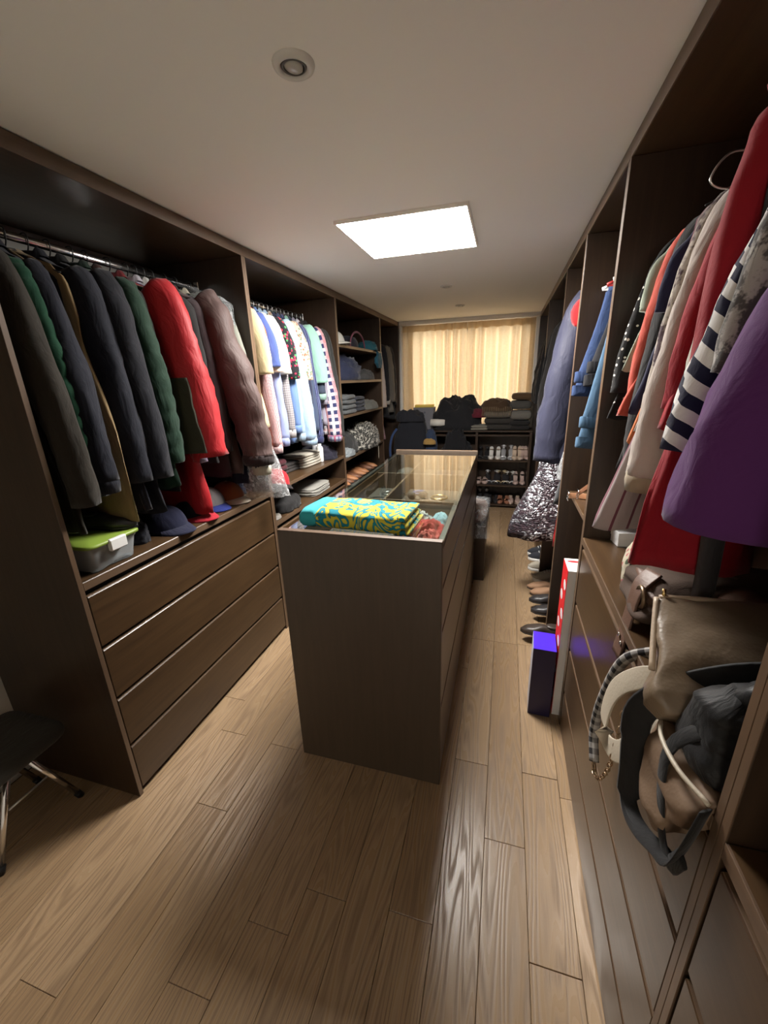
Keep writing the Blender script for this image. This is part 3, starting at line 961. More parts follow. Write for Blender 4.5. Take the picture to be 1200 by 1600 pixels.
_hl = set()
def hanger_label(hk, label):
    import re
    kind = {'wire': 'thin dark hanger', 'steel': 'slim steel hanger', 'white': 'white plastic hanger', 'red': 'dark red plastic hanger'}[hk]
    short = re.split(r",| with | beside | between | behind | in front| hanging| next| on the | at the | inside | near| just | below | peeping| hidden| partly| seen| reaching| squeezed| showing| first| bulging| glimpsed| flaring| close| deep| directly| sticking| before | folded| farthest| edge | nearest", label)[0]
    out = '%s holding the %s' % (kind, short)
    if out in _hl: out = '%s holding the %s' % (kind, label.replace(',', ''))
    out = ' '.join(out.split()[:16])
    _hl.add(out)
    return out
def garment(side, y, label, cat, name, mat, Lg, hw=.20, ty=.026, hem=1.0, hemt=1.25, sl=None, Ls=.56, r0=.062, r1=.046, out=.03, fw=0.0, smat=None, cuff=None, collar=None,
            quilt=0, squilt=0, wave=.03, seed=None, rz=0.0, dx=0.0, x=None, group=None, hk='wire', hlabel=None, hgroup=None, taper=None, drop=.11, zoff=0.0, hang=True, placket=None, rows=34, lean=.06):
    seed = seed if seed is not None else rnd.uniform(0, 90)
    rx = (RODL if side < 0 else RODR) if x is None else x
    base = 0 if side < 0 else PI
    rz += rnd.uniform(-.07, .07)
    fw += rnd.uniform(-.012, .012)
    t = thing(name, label, cat, (rx + dx, y, RODZ + zoff), base + rz, group)
    rings = body_rings(Lg, hw, ty, hem, hemt, seed, wave, quilt, drop=drop, taper=taper, rows=rows, lean=lean)
    obj('body', MB().loft(rings, True, True), mat, t)
    if sl:
        for sgn in (1, -1):
            kb_ = 1.0 if sgn > 0 else .75
            hs = hw if sgn > 0 else min(hw, .205)
            if sl == 'long':
                mb, end, re = sleeve_mesh(sgn, hs, Ls, r0 * kb_, r1 * kb_, out if sgn > 0 else .01, fw, seed + sgn, squilt or quilt)
            else:
                mb, end, re = sleeve_mesh(sgn, hs, Ls, r0 * kb_, r1 * kb_, out if sgn > 0 else .015, fw, seed + sgn, 0, wave=.10, flat=.55)
            so = obj('sleeve', mb, smat or mat, t)
            if cuff:
                e = Vector(end)
                obj('cuff', MB().tube([e + Vector((0, 0, .012)), e + Vector((0, 0, -.01)), e + Vector((0, 0, -.042))], [re * 1.04, re * 1.10, re * 1.02], 16, True, flat=.85, upv=(1, 0, 0)), cuff, so)
    if collar:
        rr = []
        n = 26
        for (zz, a, b) in ((-.068, .068, .040), (-.045, .062, .040), (-.030, .058, .036), (-.034, .064, .042), (-.058, .078, .050)):
            rr.append([(a * math.cos(2 * PI * j / n), b * math.sin(2 * PI * j / n), zz - .012 * (math.sin(2 * PI * j / n) < -.3)) for j in range(n)])
        obj('collar', MB().loft(rr, False, False), collar, t)
    if placket:
        mb = MB()
        pts = []
        for i in range(3, len(rings), 1):
            r = rings[i]
            p = min(r, key=lambda q: abs(q[0]) + (10 if q[1] > 0 else 0))
            pts.append((0, p[1] - .002, p[2]))
        mb.ribbon(pts, (1, 0, 0), .03, .003)
        obj('placket', mb, placket, t)
    if hang:
        key = (side, hk, round(hw, 1))
        hanger(rx, y, base + rz, hk, hanger_label(hk, label), hgroup, w=max(hw * .93, .21) if dx else hw * .93)
    return t

def F(r, g, b, *a, **k): return fabric(tuple(.60 * c for c in srgb(r, g, b)), *a, **k)
def c_(r, g, b): return srgb(r, g, b)
BLACK = F(24, 24, 26)
# ------------------------------------------------------------------ left bay 1: coats, some colours darkened for the shade on their faces
G1 = 'coats on the front left rail'
H1 = dict(hlabel='thin dark hanger holding a coat on the front left rail', hgroup='coat hangers on the front left rail', group=G1)
garment(-1, .985, 'long dark olive-brown wool coat, first on the front left rail', 'coat', 'wool_coat', F(50, 44, 35), .985, hw=.215, ty=.022, sl='long', Ls=.72, r0=.058, r1=.046, out=.10, collar=F(50, 45, 36), **H1)
garment(-1, 1.045, 'emerald green quilted jacket beside the olive-brown coat', 'jacket', 'quilted_jacket', F(16, 78, 52), .82, hw=.205, ty=.020, sl='long', Ls=.60, r0=.042, r1=.036, out=.065, quilt=.045, squilt=.045, collar=BLACK, **H1)
garment(-1, 1.10, 'navy blouson with gathered elastic cuffs, in front of the beige-lined gilet', 'jacket', 'blouson', F(28, 31, 46), .88, hw=.205, ty=.022, sl='long', Ls=.66, r0=.056, r1=.050, out=.085, cuff=F(24, 27, 40), collar=F(24, 27, 40), **H1)
gv = garment(-1, 1.165, 'sleeveless beige gilet with navy yoke and pale piping', 'gilet', 'gilet', F(176, 150, 108), 1.0, hw=.235, ty=.022, hem=1.06, taper=1.1, wave=.02, **H1)
yk = body_rings(.47, .212, .030, 1.0, 1.0, 3.0, .012)
obj('yoke', MB().loft(yk, True, True), F(24, 27, 38), gv)
pip = MB().tube(spline([(.065, -.036, -.062), (.14, -.034, -.115), (.19, -.036, -.20), (.205, -.036, -.32), (.225, -.03, -.43), (.245, -.004, -.485)], 6), .0035, 6)
obj('piping', pip, F(200, 180, 140), gv)
garment(-1, 1.235, 'long plain navy raincoat between the beige gilet and the black coat', 'coat', 'raincoat', F(24, 27, 42), .97, hw=.215, ty=.026, hem=1.15, sl='long', Ls=.70, r0=.066, r1=.055, out=.06, collar=F(24, 27, 40), wave=.035, **H1)
garment(-1, 1.31, 'wide black-navy coat with broad sleeve beside dark green jacket', 'coat', 'overcoat', F(20, 22, 34), 1.0, hw=.23, ty=.032, hem=1.1, sl='long', Ls=.70, r0=.07, r1=.06, out=.06, collar=BLACK, **H1)
garment(-1, 1.395, 'dark forest green quilted jacket hanging before the red jacket', 'jacket', 'quilted_jacket', F(22, 58, 40), .92, hw=.225, ty=.026, sl='long', Ls=.66, r0=.062, r1=.054, out=.06, quilt=.06, squilt=.06, collar=F(24, 52, 38), **H1)
garment(-1, 1.455, 'black waxed jacket with brown collar beside the dark green jacket', 'jacket', 'waxed_jacket', F(32, 29, 26), .95, hw=.21, ty=.026, sl='long', Ls=.62, r0=.062, r1=.05, out=.02, collar=F(70, 40, 30), **H1)
OLV = F(62, 60, 46)
RED = F(200, 22, 34, rough=.6)
rj = garment(-1, 1.555, 'bright red padded jacket with dark olive shoulder and side patches', 'jacket', 'padded_jacket', RED, 1.10, hw=.235, ty=.034, hem=1.06, sl='long', Ls=.66, r0=.098, r1=.082, out=.105, cuff=None, collar=F(120, 20, 26), wave=.03, **H1)
obj('shoulder_patch', MB().loft(body_rings(.30, .226, .040, 1.0, 1.0, 5.0, .010), True, True), OLV, rj)
obj('side_patch', along((.325, -.077, -.79), (-.035, .0, .32), (1, .25, 0), (-.25, 1, 0), [(0, .058, .013), (1, .055, .013)], seed=2, amp=.003, e=.2), OLV, rj)
obj('cuff_tab', MB().tube([(.335, -.072, -.77), (.325, -.076, -.83)], [.02, .018], 10, True, flat=.5), F(160, 16, 26), rj)
garment(-1, 1.645, 'pale lilac striped shirt squeezed between red jacket and black suit', 'shirt', 'striped_shirt', F(190, 180, 200, 'stripe', c_(120, 100, 130), 90), .86, hw=.215, ty=.018, sl='long', Ls=.6, r0=.048, r1=.04, out=.02, collar=F(200, 195, 205), **H1)
garment(-1, 1.69, 'white shirt with grey check just behind the lilac striped shirt', 'shirt', 'checked_shirt', F(205, 205, 200, 'check', c_(120, 120, 130), 60), .84, hw=.21, ty=.016, sl='long', Ls=.58, r0=.045, r1=.038, out=.015, collar=F(210, 210, 205), **H1)
garment(-1, 1.735, 'black suit jacket in front of the brown quilted coat', 'jacket', 'suit_jacket', F(26, 25, 25), .88, hw=.215, ty=.022, sl='long', Ls=.60, r0=.054, r1=.045, out=.025, collar=BLACK, **H1)
garment(-1, 1.785, 'dark plum jacket squeezed between black suit jacket and brown puffer coat', 'jacket', 'zip_jacket', F(60, 45, 48), .97, hw=.215, ty=.022, sl='long', Ls=.68, r0=.05, r1=.045, out=.03, collar=F(40, 32, 34), **H1)
BRN = F(92, 70, 66, rough=.65)
garment(-1, 1.865, 'chocolate brown quilted puffer coat next to the plastic-covered shirt', 'coat', 'puffer_coat', BRN, .97, hw=.225, ty=.036, sl='long', Ls=.72, r0=.088, r1=.072, out=.165, quilt=.14, squilt=.14, collar=F(60, 46, 44), cuff=F(50, 40, 40), **H1)
garment(-1, 1.935, 'dark navy parka with pale lining behind the brown puffer coat', 'coat', 'parka', F(36, 40, 56), 1.04, hw=.22, ty=.028, sl='long', Ls=.79, r0=.055, r1=.05, out=.14, cuff=F(205, 200, 180), collar=F(180, 174, 155), **H1)
pc = garment(-1, 2.035, 'pale grey-green shirt inside a clear plastic dry-cleaning cover', 'shirt', 'covered_shirt', F(150, 152, 140), .95, hw=.205, ty=.026, sl='long', Ls=.66, r0=.05, r1=.045, out=.10, lean=.10, collar=F(190, 190, 180), **H1)
cov = body_rings(1.13, .26, .050, 1.05, 1.15, 17.0, .05, top=-.012, drop=.10, rows=60, n=56, lean=.19)
obj('plastic_cover', MB().loft(cov, True, False), M['film'], pc)
# ------------------------------------------------------------------ left bay 2: shirts
G2 = 'shirts on the second left rail'
H2 = dict(hlabel='slim steel hanger holding a shirt on the second left rail', hgroup='shirt hangers on the second left rail', group=G2, hk='steel')
def shirt(y, label, mat, Lg=.80, sl='short', Ls=None, hw=.215, out=.035, name='shirt', cat='shirt', cuff=None, **k):
    Ls = Ls or (.24 if sl == 'short' else .62)
    kw = dict(H2); kw.update(k)
    garment(-1, y, label, cat, name, mat, Lg, hw=hw, ty=kw.pop('ty', .017), sl=sl, Ls=Ls, r0=kw.pop('r0', .085 if sl == 'short' else .050), r1=kw.pop('r1', .075 if sl == 'short' else .040), out=out, cuff=cuff, collar=kw.pop('collar', mat), wave=kw.pop('wave', .026), **kw)
shirt(2.185, 'cream short-sleeved polo, first on the second left rail', F(232, 210, 165), .76, Ls=.30, hw=.225, out=.05, r0=.10, r1=.085)
shirt(2.225, 'bright orange polo showing below the cream one', F(222, 112, 50), .90, Ls=.2)
shirt(2.26, 'maroon and white pinstriped shirt with long sleeves', F(150, 70, 75, 'stripe', c_(220, 195, 195), 120), .88, 'long', Ls=.73, out=.055, cuff=F(190, 140, 140, 'stripe', c_(225, 205, 205), 120))
shirt(2.305, 'royal blue short-sleeved shirt behind the cream polo', F(82, 102, 170), .78, Ls=.26, out=.05)
shirt(2.345, 'white shirt with tiny peach dots beside the royal blue one', F(228, 220, 210, 'dots', c_(230, 170, 140), 70), .80, Ls=.29, out=.05)
shirt(2.385, 'pale lavender-blue long-sleeved shirt hanging low by the red cap', F(165, 178, 225), .88, 'long', Ls=.70, out=.055, cuff=F(165, 178, 225))
shirt(2.43, 'plain off-white shirt with short sleeves beside the floral one', F(222, 222, 215), .80, Ls=.30, out=.055)
shirt(2.475, 'grey and white checked shirt with long sleeves', F(190, 185, 185, 'check', c_(110, 105, 110), 70), .86, 'long', Ls=.66, out=.05, cuff=F(190, 185, 185))
shirt(2.52, 'black shirt with red and green flower print', F(30, 28, 34, 'floral', c_(205, 40, 70), 60, c_(60, 130, 80)), .78, Ls=.33, out=.06)
shirt(2.565, 'cornflower blue long-sleeved shirt between floral and gingham shirts', F(118, 150, 205), .90, 'long', Ls=.64, out=.055, cuff=F(118, 150, 205))
shirt(2.62, 'plain sky blue shirt next to the blue gingham shirt', F(175, 200, 222), .88, 'long', Ls=.70, out=.05, cuff=F(175, 200, 222))
shirt(2.68, 'pale blue gingham shirt with wide long sleeves', F(205, 220, 232, 'check', c_(130, 165, 200), 95), .90, 'long', Ls=.74, out=.085, r0=.062, r1=.056, cuff=F(200, 216, 230, 'check', c_(130, 165, 200), 95))
shirt(2.735, 'beige shirt with small brown leaf print', F(205, 195, 175, 'floral', c_(140, 90, 70), 70, c_(90, 110, 90)), .80, Ls=.34, out=.055)
shirt(2.79, 'dark navy long-sleeved shirt behind the beige leaf-print shirt', F(52, 58, 84), .86, 'long', Ls=.68, out=.045)
shirt(2.85, 'slate blue shirt with long sleeves beside the dark navy shirt', F(76, 90, 118), .85, 'long', Ls=.70, out=.055)
shirt(2.91, 'navy pinstriped shirt with long sleeves near the mint shirt', F(52, 58, 100, 'thin', c_(130, 140, 180), 60), .90, 'long', Ls=.76, out=.06, cuff=F(52, 58, 100))
shirt(2.965, 'pale mint green shirt hanging between two navy shirts', F(165, 215, 195), .78, Ls=.36, out=.055)
shirt(3.02, 'dark slate overshirt with mint lining at the cuff', F(70, 80, 98), .80, 'long', Ls=.44, out=.06, cuff=F(175, 215, 200))
shirt(3.08, 'lavender-grey shirt with long sleeves beside the plaid shirt', F(178, 172, 190), .84, 'long', Ls=.52, out=.045)
shirt(3.145, 'navy, red and white plaid shirt with long sleeves', F(60, 64, 110, 'plaid', c_(225, 222, 226), 18, c_(180, 60, 70)), .92, 'long', Ls=.78, out=.09, r0=.062, r1=.058, cuff=F(200, 205, 220, 'plaid', c_(70, 74, 120), 30, c_(180, 60, 70)))
shirt(3.215, 'charcoal suit jacket, second from the end of the shirt rail', F(66, 68, 68), .92, 'long', Ls=.72, out=.05, name='suit_jacket', cat='jacket', r0=.058, r1=.05, ty=.022)
shirt(3.285, 'long black-grey suit jacket at the end of the shirt rail', F(58, 60, 58), .98, 'long', Ls=.80, out=.075, name='suit_jacket', cat='jacket', r0=.06, r1=.055, ty=.024)
# ------------------------------------------------------------------ left bay 4 beside the curtain
H4 = dict(hlabel='hanger on the short left rail beside the curtain', hgroup='hangers beside the curtain', group='clothes beside the curtain')
garment(-1, 4.74, 'long pale pinkish-white shirt dress on the short left rail', 'dress', 'shirt_dress', F(205, 190, 182), 1.12, hw=.21, ty=.035, hem=1.05, sl='long', Ls=.66, r0=.06, r1=.05, out=.05, wave=.06, **H4)
garment(-1, 4.86, 'dusty pink long top behind the pale shirt dress', 'tunic', 'long_tunic', F(190, 150, 160), 1.2, hw=.19, ty=.025, wave=.04, **H4)
garment(-1, 4.99, 'black jacket with white edge beside the pale shirt dress', 'jacket', 'jacket', F(40, 41, 46), .95, hw=.21, ty=.03, sl='long', Ls=.6, out=.03, cuff=F(200, 195, 185), **H4)
garment(-1, 5.14, 'grey-beige jacket hanging nearest the curtain on the left', 'jacket', 'jacket', F(122, 116, 108), .9, hw=.22, ty=.032, sl='long', Ls=.62, out=.04, **H4)
garment(-1, 5.28, 'charcoal coat, last on the short left rail', 'coat', 'coat', F(50, 50, 52), 1.0, hw=.22, ty=.032, sl='long', Ls=.66, out=.03, **H4)

# ------------------------------------------------------------------ right bay 1: women's tops (y from far to near)
GR = "women's clothes on the front right rail"
H5 = dict(hlabel="thin hanger on the crowded front right rail", hgroup='hangers on the front right rail', group=GR)
def top_(y, label, mat, Lg, name='light_blouse', cat='top', **k):
    kw = dict(H5); kw.update(k)
    kw['r0'] = kw.get('r0', .06) * .72; kw['r1'] = kw.get('r1', .05) * .8
    garment(1, y, label, cat, name, mat, Lg, hw=kw.pop('hw', .225) * .80, ty=kw.pop('ty', .017), lean=kw.pop('lean', .10), **kw)
top_(1.615, 'black blouse with scattered white dots, farthest on the front right rail', F(24, 24, 26, 'dots', c_(215, 212, 205), 55), .66, 'dotted_blouse', 'blouse', sl='short', Ls=.42, r0=.06, r1=.07, out=.05)
top_(1.555, 'pale sage top peeping between dotted blouse and coral top', F(180, 190, 170), .5, sl='short', Ls=.18, r0=.06, r1=.06)
top_(1.495, 'coral long-sleeved top beside the black dotted blouse', F(228, 96, 76), .64, 'coral_blouse', sl='long', Ls=.46, r0=.062, r1=.045, out=.045)
top_(1.44, 'black knitted cardigan hanging behind the coral top', F(32, 31, 32), .80, 'cardigan', 'cardigan', sl='long', Ls=.64, r0=.058, r1=.065, out=.035)
top_(1.385, 'narrow navy vest top beside the printed white T-shirt', F(40, 44, 80), .62, sl='short', Ls=.2, r0=.05, r1=.05)
top_(1.345, 'light orange top hidden behind the printed white T-shirt', F(225, 130, 75), .70, sl='long', Ls=.5, r0=.045, r1=.04, out=.02)
top_(1.315, 'white shirt with thin plum stripes, hanging lowest behind the cream blouse', F(205, 192, 190, 'thin', c_(105, 60, 72), 26), .96, 'striped_shirt', 'shirt', hw=.27, ty=.024, hem=1.12, wave=.03)
top_(1.27, 'off-white T-shirt with dark plum print', F(212, 200, 186, 'blotch', c_(74, 56, 62), 13), .66, 'printed_tshirt', 'T-shirt', sl='short', Ls=.44, r0=.075, r1=.062, out=.045, collar=F(212, 200, 186))
top_(1.215, 'cream blouse with long sleeve and beige cuff', F(214, 200, 190), .80, 'blouse', 'blouse', sl='long', Ls=.62, r0=.062, r1=.058, out=.075, cuff=F(190, 175, 150))
top_(1.165, 'crimson jumper with gathered sleeve end before the cream blouse', F(176, 24, 42), .64, 'jumper', 'jumper', sl='long', Ls=.44, r0=.06, r1=.05, out=.045)
top_(1.12, 'white soft blouse between crimson jumper and red dress', F(218, 212, 200), .82, 'lace_edged_blouse', sl='long', Ls=.66, r0=.05, r1=.05, out=.04)
top_(1.085, 'black sleeveless top with tiny flowers', F(28, 27, 28, 'floral', c_(80, 40, 50), 30, c_(150, 130, 120)), .62, 'sleeveless_blouse')
top_(1.05, 'blush beige long dress just behind the red dress', F(196, 160, 142), .93, 'long_dress', 'dress', dx=-.12, hw=.13, ty=.022, lean=.06)
top_(1.0, 'long crimson red dress reaching down to the counter', F(176, 22, 40), .93, 'red_dress', 'dress', dx=-.185, hw=.11, ty=.04, hem=1.1, lean=.04, wave=.05, drop=.16)
top_(.945, 'narrow dark grey scarf hanging beside the red dress', F(70, 66, 68), .98, 'long_scarf', 'scarf', hw=.05, ty=.014, hem=.45, taper=.8, dx=-.20, lean=.0)
top_(.915, 'navy and white zebra-striped blouse beside the grey lace blouse', F(36, 38, 72, 'zebra', c_(222, 220, 218), 8), .70, 'zebra_blouse', 'blouse', hw=.215, ty=.026, sl='short', Ls=.5, r0=.06, r1=.11, out=.075)
top_(.865, 'mottled grey lace blouse beside the zebra-striped blouse', F(104, 100, 98, 'blotch', c_(165, 160, 155), 20), .62, 'lace_blouse', 'blouse', hw=.225, ty=.022, sl='short', Ls=.36, r0=.075, r1=.075, out=.06)
top_(.815, 'taupe blouse partly hidden by the purple blouse', F(112, 98, 88), .70, sl='long', Ls=.5, r0=.05, r1=.05, out=.03)
top_(.745, 'purple silky blouse with wide sleeves, nearest full garment on the right', F(108, 52, 124), .76, 'silk_blouse', 'blouse', hw=.19, ty=.03, hem=1.3, sl='long', Ls=.60, r0=.06, r1=.125, out=.105, wave=.05, drop=.14)
top_(.67, 'black top hanging in front of the purple blouse', F(26, 25, 26), .56, 'black_blouse', hw=.20, sl='short', Ls=.36, r0=.06, r1=.07, out=.045)
top_(.60, 'dark brown cardigan at the near end of the front right rail', F(40, 34, 32), .60, 'cardigan', 'cardigan', sl='short', Ls=.3, r0=.07, r1=.07, out=.03)
# ------------------------------------------------------------------ right bay 2: jeans folded over hangers
def jeans(y, label, mat, zt, Lg, w, hk, xo=0.0, seed=1.0, roll=True):
    t = thing('jeans', label, 'jeans', (RODR, y, RODZ), PI, 'jeans on hangers in the narrow right bay')
    for s_, ln in ((-1, Lg), (1, Lg * .86)):
        rings = []
        n, rows = 24, 22
        for i in range(rows):
            tt = i / (rows - 1)
            z = zt - ln * tt
            a = w * lerp(.75, 1.0, tt)
            b = .012 + .012 * tt
            ring = []
            for j in range(n):
                th = 2 * PI * j / n
                px = a * math.copysign(abs(math.cos(th)) ** .6, math.cos(th)) + xo + .07 * tt ** 1.2
                py = s_ * (.014 + .006 * tt) + b * math.sin(th) + .008 * nz(px * 14, tt * 5, seed + s_)
                ring.append((px, py, z + .006 * nz(th, seed, tt * 20)))
            rings.append(ring)
        leg = obj('leg', MB().loft(rings), mat, t)
        if roll:
            r0 = rings[-1]
            cxx = sum(p[0] for p in r0) / n
            rr = [[(cxx + (p[0] - cxx) * k, p[1] * 1.0 + (k - 1) * .05 * s_, p[2] + dz) for p in r0] for k, dz in ((1.0, .05), (1.03, .046), (1.035, .003), (1.0, -.003))]
            obj('hem', MB().loft(rr, False, True), mat, leg)
    obj('waist_fold', MB().tube([(xo - w * .7, 0, zt + .002), (xo, 0, zt + .01), (xo + w * .7, 0, zt + .002)], .022, 12), mat, t)
    hanger(RODR, y, PI, hk, hanger_label(hk, label), 'hangers carrying jeans', w=.225)
DN = lambda r, g, b: F(r, g, b, 'denim', c_(int(r * .55), int(g * .55), int(b * .6)), 8)
jeans(2.34, 'mid-blue jeans with turned-up hem, farthest in the narrow bay', DN(66, 92, 140), -.145, .47, .115, 'white', .12, 2.0)
jeans(2.24, 'black jeans folded over a hanger between two blue pairs', DN(40, 40, 44), -.145, .42, .11, 'red', .09, 3.0)
jeans(2.12, 'faded light blue jeans hanging lowest beside the wardrobe edge', DN(100, 140, 172), -.145, .70, .115, 'white', .11, 4.0)
jeans(1.98, 'slate blue jeans nearest the front panel in the narrow bay', DN(70, 96, 118), -.145, .60, .11, 'wire', .06, 5.0)
# ------------------------------------------------------------------ right bay 3: long things
H6 = dict(hlabel='hanger carrying a long garment in the third right bay', hgroup='hangers in the third right bay', group='long clothes in the third right bay')
garment(1, 2.66, 'large navy quilted coat bulging out of the right wardrobe', 'coat', 'long_coat', F(58, 60, 84, rough=.6), 1.02, hw=.255, ty=.055, hem=1.15, sl='long', Ls=.86, r0=.085, r1=.095, out=.10, collar=F(40, 42, 66), wave=.035, **H6)
obj('lining_flap', MB().tube(spline([(.24, .10, -.16), (.27, .105, -.20), (.25, .10, -.27)], 4), [.012, .05, .05, .05, .05, .05, .05, .045, .01], 8, flat=.25, upv=(1, 0, 0)), F(225, 45, 50), C.objects['long_coat'])
pk = garment(1, 2.545, 'grey skirt in clear plastic cover, close to the wardrobe panel', 'skirt', 'covered_skirt', F(96, 98, 100), 1.25, hw=.20, ty=.02, hem=1.3, **H6)
obj('plastic_cover', MB().loft(body_rings(1.10, .26, .032, 1.22, 1.2, 23.0, .03, top=-.012, rows=44), True, False), film('grey_garment_film', (.75, .78, .82), .38), pk)
garment(1, 2.76, 'shiny red dress seen behind the navy coat', 'dress', 'red_dress', F(214, 30, 40, rough=.3), 1.62, hw=.19, ty=.025, hem=1.15, **H6)
def sequin():
    m, nt, b = new_mat('sequin_cloth')
    tc = N(nt, 'ShaderNodeTexCoord')
    vo = N(nt, 'ShaderNodeTexVoronoi', Scale=95.0)
    L(nt, tc.outputs['UV'], vo.inputs['Vector'])
    sc = N(nt, 'ShaderNodeSeparateColor'); L(nt, vo.outputs['Color'], sc.inputs[0])
    n = N(nt, 'ShaderNodeTexNoise', Scale=7.0, Detail=3.0); L(nt, tc.outputs['UV'], n.inputs['Vector'])
    f = math_(nt, 'MULTIPLY', math_(nt, 'GREATER_THAN', sc.outputs[0], .55), math_(nt, 'GREATER_THAN', n.outputs['Fac'], .47))
    col = mixc(nt, sc.outputs[1], (.03, .028, .034), (.07, .045, .055))
    L(nt, mixc(nt, f, col, (.72, .74, .80)), b.inputs['Base Color'])
    L(nt, math_(nt, 'MULTIPLY_ADD', f, .7, .1), b.inputs['Metallic'])
    b.inputs['Roughness'].default_value = .28
    h = math_(nt, 'ADD', sc.outputs[2], vo.outputs['Distance'])
    bump(nt, b, h, .7, .01)
    return m
M['sequin'] = sequin()
garment(1, 2.93, 'long black and silver sequinned dress flaring out over the floor', 'dress', 'sequin_dress', M['sequin'], 1.62, hw=.26, ty=.05, hem=1.95, hemt=2.6, taper=1.3, wave=.05, **H6)
# ------------------------------------------------------------------ right bays 4 and 5
H7 = dict(hlabel='hanger carrying a dark coat deep in the right wardrobe', hgroup='hangers deep in the right wardrobe', group='dark clothes deep in the right wardrobe')
for y, nm, lab, mt, Lg, o in ((3.29, 'coat', 'tan brown coat, first in the fourth right bay', F(150, 92, 62), .95, .045), (3.40, 'shirt_dress', 'white long shirt beside the tan coat, right wardrobe', F(205, 200, 190), .92, .03),
                              (3.55, 'coat', 'black wool coat directly behind the white long shirt', F(36, 35, 36), 1.0, .04), (3.75, 'coat', 'black padded coat bulging most in the fourth right bay', F(40, 37, 35), 1.05, .09),
                              (3.98, 'coat', 'dark charcoal coat in the fourth right bay', F(46, 44, 44), 1.0, .06), (4.2, 'coat', 'black coat at the far end of the fourth right bay', F(30, 30, 32), 1.0, .06)):
    garment(1, y, lab, 'coat' if nm == 'coat' else 'dress', nm, mt, Lg, hw=.22, ty=.036, sl='long', Ls=.66, r0=.07, r1=.06, out=o, collar=mt, **H7)
for y, lab, mt in ((4.6, 'black jacket, first in the last right bay', F(34, 34, 36)), (4.85, 'very dark brown jacket in the last right bay', F(44, 38, 34)), (5.1, 'black coat closest to the curtain on the right', F(30, 30, 32))):
    garment(1, y, lab, 'jacket', 'jacket', mt, .95, hw=.22, ty=.04, sl='long', Ls=.64, r0=.07, r1=.06, out=.07, **H7)
# ================================================================== SMALL THINGS: builders
# ================================================================== ON AND IN THE ISLAND
tw = thing('beach_towel', 'folded turquoise and yellow patterned beach towel on the glass top', 'towel', (-.505, 1.425, 1.0635), math.radians(-3))
TW = fabric(tuple(.72 * c for c in srgb(222, 214, 70)), 'towel', tuple(.72 * c for c in srgb(30, 150, 170)), 8.5, srgb(14, 85, 92), rough=1.0, wr=.2)
TC = F(70, 205, 215, wr=.15)
def towel_part(x0, x1, half, hgt, zc, nx, e, seed):
    rings = []
    for i in range(nx):
        t = i / (nx - 1)
        xx = lerp(x0, x1, t)
        edge = min(1.0, min(t, 1 - t) * (x1 - x0) / .012 * .5 + .55)
        rings.append([(xx + .004 * nz(py * 8, seed, 3.0), py + .006 * nz(xx * 6, seed, 1), zc + pz * edge * (1 + .07 * nz(xx * 26, py * 20, seed)) + (.006 * nz(xx * 5, py * 5, seed) if pz > 0 else 0)) for py, pz in rrect(half, hgt, 40, e)])
    return MB().loft(rings)
obj('terry_body', towel_part(-.165, .178, .112, .037, .0378, 26, .42, 1.0), TW, tw)
for k in range(3):
    obj('folded_end', towel_part(.150, .206 - .006 * k, .109 - .003 * k, .0122, .0128 + .0245 * k, 7, .5, 2.0 + k), TW, tw)
obj('border_band', towel_part(-.226, -.158, .1125, .0375, .0382, 8, .42, 1.0), TC, tw)
ZB = .9352
SC = 'things laid under the island glass'
heap('red patterned scarf bundled under the glass', F(205, 62, 62), (-.30, 1.62, ZB), .16, .16, .085, name='silk_scarf', cat='scarf', group=SC)
heap('light coral scarf under the glass beside the blue dotted one', F(222, 100, 92), (-.265, 1.50, ZB), .10, .14, .08, name='silk_scarf', cat='scarf', group=SC)
heap('white and dark striped scarf under the glass', F(222, 222, 216, 'stripe', c_(70, 80, 90), 40), (-.37, 1.74, ZB), .18, .12, .08, name='silk_scarf', cat='scarf', group=SC)
heap('pale blue rolled scarf under the glass by the island rail', F(150, 190, 205), (-.258, 1.74, ZB), .085, .20, .08, name='silk_scarf', cat='scarf', group=SC, rough=.5)
heap('blue scarf with white dots under the glass at the front right', F(90, 110, 190, 'dots', c_(225, 225, 235), 60), (-.36, 1.40, ZB), .16, .15, .085, name='silk_scarf', cat='scarf', group=SC)
heap('navy and white patterned scarf under the towel', F(40, 50, 90, 'blotch', c_(222, 222, 222), 16), (-.53, 1.37, ZB), .18, .15, .085, name='silk_scarf', cat='scarf', group=SC)
heap('white and navy printed scarf at the front left under the glass', F(205, 205, 205, 'blotch', c_(50, 60, 100), 22), (-.68, 1.36, ZB), .13, .13, .08, name='silk_scarf', cat='scarf', group=SC)
heap('dusty beige scarf heap in the middle of the glass case', F(170, 140, 120), (-.36, 2.02, ZB), .18, .16, .05, name='silk_scarf', cat='scarf', group=SC)
def sunglasses(x, y, rz, label):
    t = thing('sunglasses', label, 'sunglasses', (x, y, ZB), rz, SC)
    for s in (-1, 1):
        obj('lens', MB().lathe([(.001, 0), (.024, .002), (.026, .004), (.024, .006), (.001, .008)], 20, sy=.8), M['black_plastic'], t, loc=(s * .032, 0, .022), rot=(1.2, 0, 0))
        obj('arm', MB().tube(spline([(s * .062, 0, .028), (s * .066, .06, .024), (s * .06, .12, .012)], 5), .003, 6), M['black_plastic'], t)
    obj('bridge', MB().tube(spline([(-.012, 0, .026), (0, 0, .030), (.012, 0, .026)], 4), .003, 6), M['black_plastic'], t)
sunglasses(-.46, 2.22, .4, 'black sunglasses under the glass in front of the curtain reflection')
sunglasses(-.66, 2.05, -.5, 'black sunglasses in the left glass compartment')
